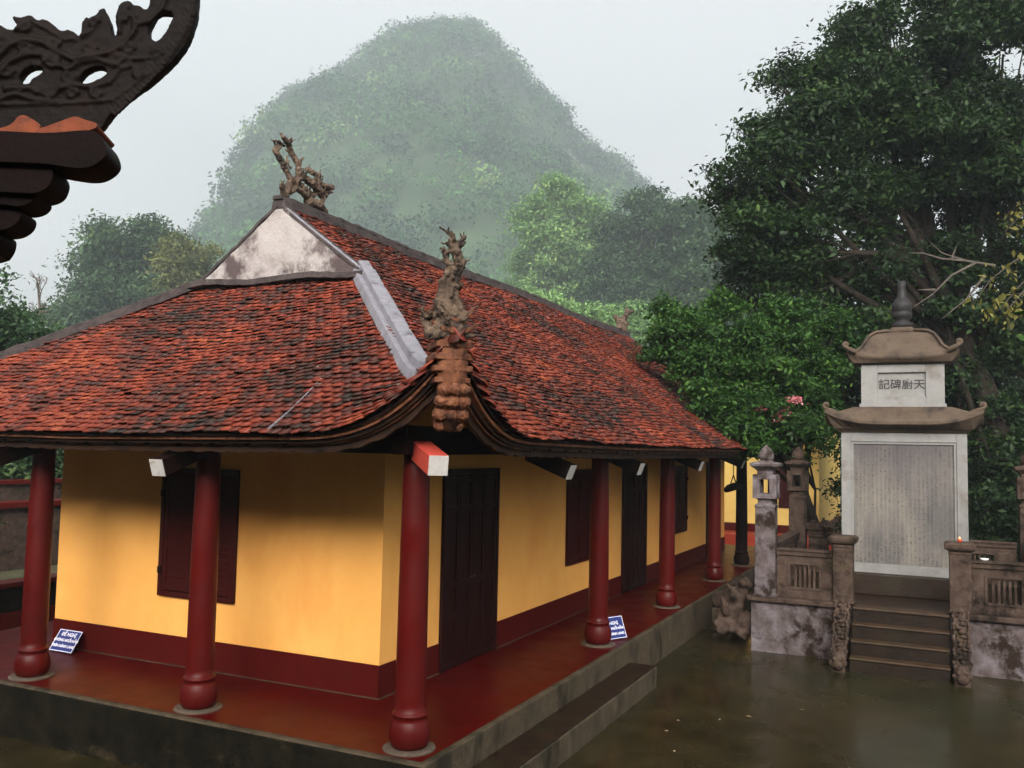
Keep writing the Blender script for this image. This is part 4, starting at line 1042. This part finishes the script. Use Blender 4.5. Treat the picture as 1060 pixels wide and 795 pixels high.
mb = MB(); mb.box(sx0+.06, sx1-.06, SC-.69, SC+.69, 3.503, 3.56); mb.box(sx0+.09, sx1-.09, SC-.66, SC-.37, 3.56, 4.24); mb.box(sx0+.09, sx1-.09, SC+.39, SC+.66, 3.56, 4.24)
mb.box(sx0+.09, sx1-.09, SC-.37, SC+.39, 4.10, 4.24); mb.box(sx0+.09, sx1-.09, SC-.37, SC+.39, 3.56, 3.68); mb.box(sx0+.14, sx1-.09, SC-.37, SC+.39, 3.68, 4.10)
mb.build('upper_block', M['stelestone'], sl, .005)
# the four characters, read right to left
txt = bpy.data.curves.new('t', 'FONT'); txt.body = '記碑廚天'; txt.size = .185; txt.align_x = 'CENTER'; txt.align_y = 'CENTER'; txt.extrude = .004; txt.offset = .0022
to = bpy.data.objects.new('tmp', txt); COL.objects.link(to)
to.matrix_world = Matrix(((0, 0, -1, sx0+.138), (-1, 0, 0, SC+.01), (0, 1, 0, 3.885), (0, 0, 0, 1)))
dgp = bpy.context.evaluated_depsgraph_get(); dgp.update(); me = bpy.data.meshes.new_from_object(to.evaluated_get(dgp)); me.transform(to.matrix_world); me.materials.clear()
print('glyph verts', len(me.vertices)); bpy.data.objects.remove(to)
link('lettering', me, M['ink'], sl)
loft_roof('upper_roof', [(.28, .70, 4.242, 0), (.36, .78, 4.27, 0), (.42, .87, 4.33, .09), (.43, .89, 4.36, .10), (.42, .87, 4.39, .09), (.37, .76, 4.44, .03), (.33, .66, 4.51, 0), (.30, .58, 4.60, 0), (.28, .535, 4.70, 0), (.25, .49, 4.76, 0), (.19, .40, 4.81, 0), (.12, .25, 4.83, 0)], M['steleroof'], ccx, SC)
for s in (-1, 1): curl(SC+s*.88, 4.52, s, .04)
for s in (-1, 1):
    mb = MB(); P = [(sx0-.02+.10*t_, SC+s*y, z) for t_, (y, z) in enumerate([(.84, 4.45)])]
    pts = [(sx0-.08, SC+s*.84, 4.47), (sx0-.03, SC+s*.74, 4.47), (sx0+.01, SC+s*.64, 4.55), (sx0+.03, SC+s*.575, 4.66), (sx0+.06, SC+s*.51, 4.755), (sx0+.12, SC+s*.41, 4.82), (sx0+.16, SC+s*.2, 4.84)]
    mb.tube(pts, [.035, .03, .028, .028, .028, .028, .028], 7); mb.build('roof_rib', M['steleroof'], sl, smooth=True)
mb = MB(); mb.square_lathe([(4.815, .20), (4.87, .20), (4.88, .17), (4.90, .17)], (ccx, SC, 0), .01, asp=1.0); mb.build('finial_base', M['steleroof'], sl, .006)
mb = MB(); mb.lathe([(4.90, .15), (4.93, .17), (4.97, .165), (5.0, .12), (5.03, .115), (5.08, .15), (5.12, .165), (5.16, .16), (5.18, .145), (5.20, .155), (5.26, .17), (5.32, .165), (5.38, .13), (5.42, .095), (5.44, .08), (5.47, .085), (5.50, .07), (5.62, .062), (5.72, .066), (5.73, .05)], (ccx, SC, 0), 28)
mb.build('finial', M['bronze'], sl, smooth=True)

# ================================================================== SMALL THINGS
def sign(name, label, c, yaw, lean, w_, h_, lines, z=0.0):
    t = thing(name, label, 'sign', (c[0], c[1], z))
    R_ = Matrix.Rotation(yaw, 4, 'Z') @ Matrix.Rotation(lean, 4, 'X')
    T = Matrix.Translation((c[0], c[1], z)) @ R_
    def put(mb, nm, mat, par, bev=0):
        me = mb.mesh(); me.transform(T); o = link(nm, me, mat, par)
        if bev: b = o.modifiers.new('b', 'BEVEL'); b.width = bev; b.segments = 2
        return o
    bd = put(MB().box(-w_/2, w_/2, -.006, .006, .012, h_), 'board', M['signblue'], t, .002)
    fr = MB(); e = .008
    fr.box(-w_/2, w_/2, -.0085, -.0062, h_-e-.006, h_-.006); fr.box(-w_/2, w_/2, -.0085, -.0062, .018, .018+e); fr.box(-w_/2, -w_/2+e, -.0085, -.0062, .018+e, h_-e-.006); fr.box(w_/2-e, w_/2, -.0085, -.0062, .018+e, h_-e-.006)
    put(fr, 'border', M['signwhite'], bd)
    # rear prop
    put(MB().obox((0, .06, h_*.40), (.012, 0, 0), (0, .065, -h_*.36), (0, .004, .002)), 'prop', M['darkwood'], t)
    for (s, zc, sz, xo) in lines:
        cu = bpy.data.curves.new('t', 'FONT'); cu.body = s; cu.size = sz; cu.align_x = 'CENTER'; cu.align_y = 'CENTER'; cu.extrude = .0008; cu.offset = .0016
        to = bpy.data.objects.new('tmp', cu); COL.objects.link(to); to.matrix_world = T @ Matrix.Translation((xo, -.0078, zc)) @ Matrix.Rotation(math.pi/2, 4, 'X')
        dgp = bpy.context.evaluated_depsgraph_get(); dgp.update(); me = bpy.data.meshes.new_from_object(to.evaluated_get(dgp)); me.transform(to.matrix_world); me.materials.clear(); bpy.data.objects.remove(to)
        link('lettering', me, M['signwhite'], bd)
vl = [('ĐỀ NGHỊ', .235, .062, 0), ('KHÔNG NGỒI NẰM', .160, .047, 0), ('TRÊN HÀNH LANG', .085, .047, 0)]
sign('notice_sign', 'small blue notice board leaning by the leftmost column, white lettering', (-.24, on_plane(0, -.24, 62, 670).y), math.radians(-90), math.radians(-34), .40, .30, vl)
sign('notice_sign', 'small blue notice board leaning behind the column right of the front corner', (4.10, -1.22), math.radians(-28), math.radians(-24), .46, .33, vl)

# hanging log drum between the rear columns
dr = thing('wooden_drum', 'dark log hung on a chain between two far dark columns', 'drum', (12.6, -1.1, 1.85))
MB().tube([(11.9, -1.1, 1.83), (12.2, -1.1, 1.86), (12.7, -1.1, 1.88), (13.2, -1.1, 1.87), (13.45, -1.1, 1.85)], [.06, .085, .09, .085, .06], 12).build('log', M['darkwood'], dr, smooth=True)
mb = MB(); mb.tube([(12.35, -1.1, 1.95), (12.65, -1.1, 2.14), (12.95, -1.1, 1.95)], .014, 6)
for i in range(12): mb.ball((12.65, -1.1, 2.16+i*.038), (.014, .014, .022), 5)
mb.build('chain', M['darkwood'], dr)

# fallen dragon and column drums between temple and terrace
dv = thing('stone_dragon', 'weathered crouching stone dragon beside the terrace corner', 'statue', (7.6, -2.05, GZ))
mb = MB(); q = lambda x, y, dd=15.0: at(x, y, dd)
mb.tube([q(746, 648), q(755, 640), q(762, 625), q(768, 610), q(776, 600)], [.17, .16, .14, .13, .09], 10)
mb.tube([q(762, 655), q(772, 645), q(780, 640)], [.20, .20, .18], 10)
mb.tube([q(744, 640), q(750, 628), q(747, 618)], [.08, .06, .04], 8); mb.tube([q(765, 612), q(757, 610), q(752, 604)], [.06, .05, .03], 8)
for x_, y_, r_ in ((746, 652, .11), (752, 632, .09), (742, 645, .07), (760, 618, .08), (770, 604, .08), (758, 648, .12), (776, 606, .07)): mb.ball(tuple(q(x_, y_, 14.9)), r_, 7)
for v_ in range(len(mb.v)):
    if mb.v[v_][2] < GZ-.03: mb.v[v_] = (mb.v[v_][0], mb.v[v_][1], GZ-.03)
carved('body', M['stone'], dv, mb, .022, .03, .09)
for lab, (ax_, bx_) in {'round stone column drum lying on the kerb behind the stone dragon': ((9.0, -1.62, -.10), (9.9, -1.62, -.10)), 'second round stone drum lying beyond the first, nearer the dark column': ((10.2, -1.62, -.06), (11.1, -1.60, -.06))}.items():
    s_ = thing('column_drum', lab, 'stone drum', ax_, 'column drums beside the kerb')
    MB().tube([ax_, bx_], .17, 20).build('shaft', M['stone'], s_, .02)
    MB().box(ax_[0]-.02, bx_[0]+.02, -1.82, -1.46, GZ, ax_[2]-.16).build('block', M['concrete'], s_, .02)

# candle cup and bowl
cc_ = thing('candle_cup', 'tiny glowing red glass candle cup on right gate post cap', 'candle', (TX0+.10, SC-.83, 1.386))
MB().lathe([(0, .028), (.05, .036), (.052, .033), (.012, .026)], (TX0+.10, SC-.83, 1.386), 16).build('cup', pm('red_glass', [(.3, (.35, .05, .02)), (.7, (.5, .08, .03))], 3, .2, 0), cc_, smooth=True)
fm, fn, fb = base_mat('candle_flame'); fb.inputs['Emission Color'].default_value = (1, .35, .12, 1); fb.inputs['Emission Strength'].default_value = 2; fb.inputs['Base Color'].default_value = (.6, .2, .1, 1)
MB().lathe([(0, .008), (.02, .013), (.04, .008), (.055, .001)], (TX0+.10, SC-.83, 1.42), 10).build('flame', fm, cc_, smooth=True)
bw = MB().lathe([(0, .03), (.015, .048), (.035, .060), (.033, .056), (.015, .04), (.010, .0)], (0, 0, 0), 20); o = bw.build('bowl', M['porcelain'], smooth=True); o.location = (TX0+.16, SC-1.16, 1.127)
tag(o, 'small white porcelain bowl on the rail right of the steps', 'bowl')
# rocks on the rear rail
for i, (px_, r_) in enumerate([(838, .13), (849, .17), (858, .12)]):
    p = on_plane(0, 10.78, px_, 545); mb = MB(); rs = random.Random(i)
    for k_ in range(6): mb.ball((10.78+rs.uniform(-.05, .05), p.y+rs.uniform(-r_, r_), 1.16+rs.uniform(0, r_*.7)), (.09, r_*.7, r_*.55), 6)
    o = carved('rock', M['stone'], None, mb, .02, .035, .08, origin=(10.78, p.y, 1.12))
    tag(o, ['dark jagged rock on the rear rail, left of three', 'largest jagged rock in the middle on the rear rail', 'small jagged rock on the rear rail next to the stele'][i], 'rock', 'rocks on the rear rail')

# rear yellow building
rb = thing('yellow_building', 'bright yellow building with a red base beyond the lantern posts', 'building', (24, 2, -.1))
BX = 24.3; BY = on_plane(0, BX, 848, 520).y
mb = MB(); mb.box(BX, BX+7, BY, BY+14, .16, 3.6); mb.build('wall', M['rearyellow'], rb)
mb = MB(); mb.box(BX-.02, BX+7.02, BY-.02, BY+14, -.12, .16); mb.build('base_band', M['band'], rb)
mb = MB(); mb.box(BX-1.3, BX+7.6, BY-1.6, BY+14.6, GZ, -.12); mb.build('plinth', M['rearred'], rb, .02)
y1 = on_plane(0, BX, 806, 500).y; y0_ = on_plane(0, BX, 822, 500).y
mb = MB(); mb.box(BX-.05, BX-.005, y0_, y1, .75, 2.45); o = mb.build('window', M['shutter'], rb, .01)
mb = MB()
for i in range(1, 4): mb.box(BX-.062, BX-.051, y0_+(y1-y0_)*i/4-.012, y0_+(y1-y0_)*i/4+.012, .78, 2.42)
mb.build('bars', M['shutter'], o)
me = MB(); xs = [BX-.45, BX+3.5, BX+7.45]; zs = [3.5, 5.9, 3.5]
for yy in (BY-.5, BY+14.5):
    for x_, z_ in zip(xs, zs): me.v += [(x_, yy, z_), (x_, yy, z_-.15)]
me.f = [(0, 2, 8, 6), (2, 4, 10, 8), (1, 7, 9, 3), (3, 9, 11, 5), (0, 1, 3, 2), (2, 3, 5, 4), (6, 8, 9, 7), (8, 10, 11, 9), (0, 6, 7, 1), (4, 5, 11, 10)]
mo = me.build('roof', M['terra'], rb)
bs = thing('basin', 'violet plastic basin on the red plinth by the yellow wall', 'basin', (0, 0, 0)); bp = on_plane(2, -.12, 757, 531); bs.location = bp; WL[bs.name] = bp.copy()
MB().lathe([(0, .22), (.02, .24), (.20, .33), (.22, .36), (.225, .33), (.20, .31), (.03, .22), (.028, 0)], tuple(bp), 24).build('bowl', M['basin'], bs, smooth=True)

# wire lying on the left roof slope
wr = MB(); P = []
for px_, py_ in ((278, 444), (300, 425), (320, 405), (338, 386)):
    lo, hi = 4.0, 20.0
    for _ in range(40):
        mid_ = (lo+hi)/2; p = at(px_, py_, mid_); u = p.x-EX0
        if p.z < float(roof_z(max(u, 0), p.x, p.y))+.06: hi = mid_
        else: lo = mid_
    P.append(at(px_, py_, lo))
wr.tube(P, .006, 5); tag(wr.build('wire', M['flash'], smooth=True), 'thin grey wire lying across the tiles of the near roof slope', 'wire')

# ---- left side: parapet, garden wall, shrubs
pw = thing('parapet', 'low dark red parapet behind the far end of the veranda', 'parapet', (2, 7.4, GZ))
MB().box(-7, 16, 7.3, 7.5, GZ, .42).build('wall', M['mossface'], pw, .01); MB().box(-7, 16, 7.22, 7.58, .421, .50).build('cap', M['band'], pw, .01); MB().box(-7, 16, 7.25, 7.296, GZ, .05).build('foot', M['band'], pw, .01)
gw = thing('garden_wall', 'pale weathered garden wall with red coping far left behind the shrubs', 'wall', (2, 15, GZ))
MB().box(-10, 14, 15, 15.3, GZ, .95).build('wall', M['stone'], gw); MB().box(-10, 14, 14.85, 15.45, .951, 1.10).build('coping', M['band'], gw, .02); MB().box(-10, 14, 16.5, 16.8, GZ, 1.45).build('upper_wall', M['stone'], gw); MB().box(-10, 14, 16.4, 16.9, 1.451, 1.55).build('upper_coping', M['band'], gw)

def shrub(name, label, c, r, h_, clumps, mat, ls=.10, group=None):
    c = Vector(c); bl = [(c+Vector((random.uniform(-.4, .4)*r, random.uniform(-.4, .4)*r, h_*.55+random.uniform(-.15, .2)*h_)), (r*.8, r*.8, h_*.45)) for _ in range(4)]
    return tree(name, label, 'shrub', tuple(c), bl, clumps, 9, .13, ls, mat, .04, group, limbs=6, shell=.3)
shrub('shrub', 'tall dark shrub behind the parapet, at the left picture edge', (-1.2, 9.6, GZ), 1.3, 3.4, 900, M['leafmid'], group='shrubs behind the parapet')
shrub('shrub', 'sparse leafy shrub seen between the leftmost column and the yellow wall', (1.6, 10.2, GZ), 1.2, 3.4, 700, M['leafmid'], group='shrubs behind the parapet')
shrub('shrub', 'wide twiggy shrub against the garden wall, behind the leftmost column', (.3, 12.0, GZ), 1.5, 3.6, 900, M['leafmid'], group='shrubs behind the parapet')
shrub('shrub', 'low bushy shrub right behind the red parapet cap at far left', (-2.6, 12.3, GZ), 1.1, 2.4, 300, M['leafdark'], group='shrubs behind the parapet')

# ================================================================== TREES
# left, beyond the temple
tree('tree', 'hazy grey-green tree rising behind the left end of the roof', 'tree', tuple(Vector((*at(140, 300, 115).xy, GZ))),
     pxblobs([(105, 270, 38), (140, 262, 42), (175, 268, 38), (95, 310, 38), (130, 310, 45), (170, 310, 45), (75, 320, 22), (205, 305, 40), (150, 245, 24), (110, 250, 22), (85, 350, 40), (150, 355, 60)], 115, 6), 2400, 24, 1.0, .62, M['leafmid'], .7, limbs=18, shell=.35)
tree('tree', 'small yellow-tinged tree just left of the white gable', 'tree', tuple(Vector((*at(192, 280, 100).xy, GZ))),
     pxblobs([(190, 262, 26), (205, 275, 24), (182, 285, 26), (200, 300, 26), (195, 330, 30)], 100, 3), 650, 22, .75, .5, leaf_mat('olive_leaf', (.055, .070, .02), (.12, .13, .04), tint=(.17, .17, .05), trans=.3), .18, limbs=10, shell=.3)
tree('tree', 'dark green tree at the far left edge below the clay eave', 'tree', tuple(Vector((*at(10, 330, 26).xy, GZ))),
     pxblobs([(5, 330, 34), (-20, 320, 40), (25, 345, 26), (15, 370, 40), (50, 362, 26), (-30, 370, 50), (80, 372, 24), (10, 430, 50), (40, 490, 50), (-20, 480, 60)], 26, 1.5), 1100, 22, .26, .18, M['leafmid'], .22, limbs=12, shell=.3)
bt = thing('bare_tree', 'leafless grey twiggy tree against the sky at far left', 'tree', tuple(Vector((*at(42, 340, 30).xy, GZ))))
mb = MB(); rs = random.Random(5)
def twig(p, d, ln, r, lv):
    q = p + d*ln; mb.tube([p, p.lerp(q, .5)+Vector((rs.uniform(-.05, .05), rs.uniform(-.05, .05), 0))*ln, q], [r, r*.8, r*.6], 5)
    if lv == 0: return
    for _ in range(3):
        nd = (d + Vector((rs.uniform(-.8, .8), rs.uniform(-.8, .8), rs.uniform(-.3, .5)))).normalized(); twig(p.lerp(q, rs.uniform(.45, 1)), nd, ln*.62, r*.55, lv-1)
b_ = Vector((*at(42, 340, 30).xy, GZ)); tp_ = at(42, 325, 30)
mb.tube([b_, tp_], [.12, .07], 7); twig(tp_, Vector((-.1, .1, 1)).normalized(), .8, .05, 4); twig(tp_-Vector((0, 0, .5)), Vector((.3, .5, .6)).normalized(), .8, .045, 4)
mb.build('branches', M['bare'], bt)
# behind the roof, centre
tree('tree', 'pale green broad tree standing in front of the mountain, right of centre', 'tree', tuple(Vector((*at(580, 320, 170).xy, GZ))),
     pxblobs([(580, 215, 32), (560, 240, 34), (605, 235, 30), (548, 275, 28), (585, 270, 42), (620, 265, 24), (570, 310, 40), (610, 305, 34), (545, 320, 26), (590, 195, 16)], 170, 7), 2600, 24, 1.15, .75, M['leafpale'], .6, limbs=22, shell=.3)
tree('tree', 'dark rounded evergreen right of the pale tree, behind the ridge', 'tree', tuple(Vector((*at(655, 320, 150).xy, GZ))),
     pxblobs([(640, 245, 30), (665, 225, 26), (650, 280, 40), (625, 285, 26), (680, 265, 32), (640, 320, 36), (670, 315, 36), (610, 325, 26)], 150, 6), 2300, 24, 1.1, .75, M['leafmid'], .6, limbs=14)
tree('tree', 'dark evergreen tree between the rounded tree and the big courtyard tree', 'tree', tuple(Vector((*at(720, 320, 135).xy, GZ))),
     pxblobs([(705, 225, 28), (735, 235, 30), (690, 270, 32), (725, 275, 40), (760, 270, 36), (700, 320, 40), (745, 320, 42), (775, 330, 40), (690, 350, 36)], 135, 6), 2600, 24, 1.0, .7, M['leafmid'], .6, limbs=14)
tree('tree', 'low leafy tree just behind the ridge near its far carving', 'tree', tuple(Vector((*at(600, 330, 105).xy, GZ))),
     pxblobs([(600, 325, 22), (625, 330, 22), (575, 318, 18), (650, 335, 20), (550, 315, 16)], 105, 3), 900, 20, .75, .52, M['leafpale'], .2, limbs=8)

# big courtyard tree on the right
big = [(940, 50, 80), (1010, 40, 90), (1060, 90, 90), (880, 60, 34), (905, 20, 30), (850, 120, 50), (825, 75, 30), (895, 130, 75), (960, 150, 85), (1040, 180, 80), (800, 130, 30), (835, 185, 55), (780, 160, 22), (790, 200, 36), (755, 195, 24), (770, 235, 34),
       (880, 225, 70), (950, 250, 75), (1020, 280, 75), (820, 260, 52), (785, 285, 32), (870, 310, 60), (930, 340, 60), (830, 330, 40), (1000, 370, 70), (1060, 340, 60), (1060, 440, 60), (1010, 450, 50), (1050, 520, 50)]
tree('courtyard_tree', 'huge dark evergreen tree filling the upper right above the stele', 'tree', (19.5, -8.0, GZ),
     pxblobs(big, 23, 1.6, flat=.95), 13500, 18, .25, .160, M['leafdark'], .38, limbs=34, shell=.30, trunk_top=tuple(at(930, 200, 23)))
tree('courtyard_tree', 'second dark tree whose low crown closes the gap behind the stele', 'tree', (17.5, -9.5, GZ),
     pxblobs([(880, 400, 55), (940, 420, 60), (1000, 460, 60), (1050, 480, 60), (1030, 400, 60), (900, 470, 40), (950, 500, 50), (1010, 540, 50), (1060, 560, 50), (860, 360, 50), (890, 520, 30)], 28, 1.5, flat=.95), 4600, 16, .30, .20, M['leafdark'], .35, limbs=16, shell=.2)
tree('leafy_tree', 'fresh green leafy tree spreading over the far end of the tiled roof', 'tree', (13.2, -3.3, GZ),
     pxblobs([(688, 352, 16, 19.6), (672, 362, 10, 19.8), (690, 322, 14, 20), (712, 372, 22, 19), (728, 408, 16, 18.0), (750, 425, 18, 17.8), (745, 320, 20, 20), (700, 345, 24, 19.3), (715, 330, 16, 19.5), (740, 355, 30, 19), (735, 385, 26, 18.6), (775, 370, 36, 18.6), (770, 405, 34, 18.3), (800, 395, 36, 19), (795, 435, 30, 18.4), (815, 350, 38, 19.5), (840, 400, 40, 20), (835, 445, 30, 19.5), (765, 438, 16, 17.8), (855, 350, 30, 21), (780, 450, 18, 18)], 19), 4600, 16, .15, .115, M['leafbright'], .16, limbs=26, shell=.25, trunk_top=tuple(at(820, 400, 19)))
# pink blossom among the leaves
t = thing('flowering_shrub', 'pink blossoms showing among dark leaves left of the stele roof', 'shrub', (14.6, -2.6, GZ))
bl = pxblobs([(781, 420, 6, 18.0), (787, 424, 6, 18.0), (812, 426, 8, 18.0), (824, 414, 7, 18.0), (806, 432, 5, 18.0)], 18)
for b in bl:
    P, Nn, tone = crown_points([b], 9, 7, .05, .2); V, F = leaf_quads(P, Nn, .065, .8); link('blossom', np_mesh('petals', V, F, {'rnd': tone}), M['pink'], t)
mb = MB()
for b in bl: mb.tube([(14.6, -2.6, GZ), (14.2, -2.7, 1.8), tuple(b[0])], [.05, .03, .01], 5)
mb.build('stems', M['bark'], t)

# nearer branches at the right edge
def leafy_branch(name, label, strands, leaves, lsize, mat, r=.01, asp=.5, droop=1.2, spread=.05, base=None):
    base = base or strands[0][0]
    t = thing(name, label, 'branch', tuple(base)); mb = MB()
    for s in strands:
        n = len(s); mb.tube(s, [r*(1-.8*i/(n-1)) for i in range(n)], 6)
    mb.build('twigs', M['bare'], t)
    if leaves:
        P = []
        for _ in range(leaves):
            s = random.choice(strands); i = random.randrange(1, len(s)); P.append(tuple(Vector(s[i-1]).lerp(Vector(s[i]), random.random()) + Vector([random.gauss(0, spread) for _ in range(3)])))
        P = np.array(P); Nn = np.tile(np.array(-fw)*.8+np.array([0, 0, .3]), (len(P), 1)); V, F = leaf_quads(P, Nn, lsize, asp, droop)
        link('leaves', np_mesh('leaves', V, F, {'rnd': rng.uniform(0, 1, len(P))}), mat, t)
    return t
d_ = 9.0
leafy_branch('branch', 'drooping branch of yellowing leaves in front of the dark tree', [[at(1075, 262, d_), at(1050, 270, d_), at(1025, 290, d_), at(1005, 318, d_)], [at(1075, 275, d_), at(1052, 300, d_), at(1035, 320, d_), at(1020, 325, d_)], [at(1075, 215, d_), at(1055, 225, d_), at(1040, 240, d_)], [at(1070, 290, d_), at(1045, 318, d_-.2), at(1055, 330, d_)]], 190, .075, M['leafyellow'], .010, spread=.07)
d_ = 14.0
leafy_branch('branch', 'bare grey forked branch crossing above the stele finial', [[at(1030, 275, d_), at(1000, 270, d_), at(975, 262, d_), at(962, 250, d_)], [at(1000, 270, d_), at(975, 268, d_), at(955, 262, d_), at(940, 262, d_)], [at(1010, 272, d_), at(985, 285, d_), at(965, 305, d_), at(945, 318, d_)], [at(1020, 285, d_), at(1000, 310, d_), at(975, 330, d_)], [at(985, 268, d_), at(990, 255, d_)], [at(968, 300, d_), at(950, 300, d_)]], 0, .1, None, .022)
d_ = 4.2
leafy_branch('branch', 'large fresh green leaves on a hanging twig at the right edge, close by', [[at(1130, 90, d_), at(1090, 120, d_), at(1070, 140, d_), at(1066, 195, d_), at(1064, 250, d_), at(1066, 300, d_), at(1068, 330, d_), at(1064, 362, d_)]], 0, .1, M['leafpale'], .006)
t = bpy.data.objects[[o.name for o in bpy.data.objects if o.name.startswith('branch')][-1]]
P = np.array([tuple(at(x, y, d_)) for x, y in ((1058, 350), (1064, 322), (1066, 290), (1064, 200), (1060, 148), (1066, 252), (1068, 366))]); Nn = np.tile(-fw, (7, 1)); V, F = leaf_quads(P, Nn, .10, .45, 2.0)
link('leaves', np_mesh('leaves', V, F, {'rnd': rng.uniform(.1, .6, 7)}), M['leafbright'], t)

# fallen leaves on the courtyard and veranda
lm = None
fl = [(702, 746), (698, 778), (655, 700), (690, 757), (745, 745), (830, 735), (775, 742)]
fmat = pm('dry_leaf', [(.3, (.30, .22, .12)), (.7, (.45, .36, .22))], 20, .7, 0)
me0 = bpy.data.meshes.new('fallen_leaf'); me0.from_pydata([(-.05, 0, .004), (0, .022, .012), (.05, 0, .006), (0, -.022, .010), (0, 0, .002)], [], [(0, 4, 1), (1, 4, 2), (2, 4, 3), (3, 4, 0)]); me0.materials.append(fmat)
for i, (x, y) in enumerate(fl):
    p = on_plane(2, GZ, x, y)
    if p.y > -1.9: continue
    o = bpy.data.objects.new('fallen_leaf', me0); COL.objects.link(o); o.location = (p.x, p.y, GZ+.002); o.rotation_euler = (random.uniform(-.2, .2), random.uniform(-.2, .2), random.uniform(0, 6)); s_ = random.uniform(.45, .9); o.scale = (s_, s_, s_)
    tag(o, 'tiny pale dry leaf lying on the wet courtyard paving', 'leaf', 'fallen leaves on the courtyard')

# ================================================================== HAZE
mb = MB(); mb.box(-30, 1250, -800, 1050, GZ-1, 490)
hz = mb.build('haze', None); hm = bpy.data.materials.new('thin_mist'); hm.use_nodes = True; hn = hm.node_tree
for n_ in list(hn.nodes):
    if n_.type == 'BSDF_PRINCIPLED': hn.nodes.remove(n_)
pv = hn.nodes.new('ShaderNodeVolumePrincipled'); pv.inputs['Color'].default_value = (.79, .91, .98, 1); pv.inputs['Density'].default_value = HAZE; pv.inputs['Anisotropy'].default_value = .3
hn.links.new(pv.outputs[0], hn.nodes['Material Output'].inputs['Volume']); hz.data.materials.append(hm)
tag(hz, kind='stuff')
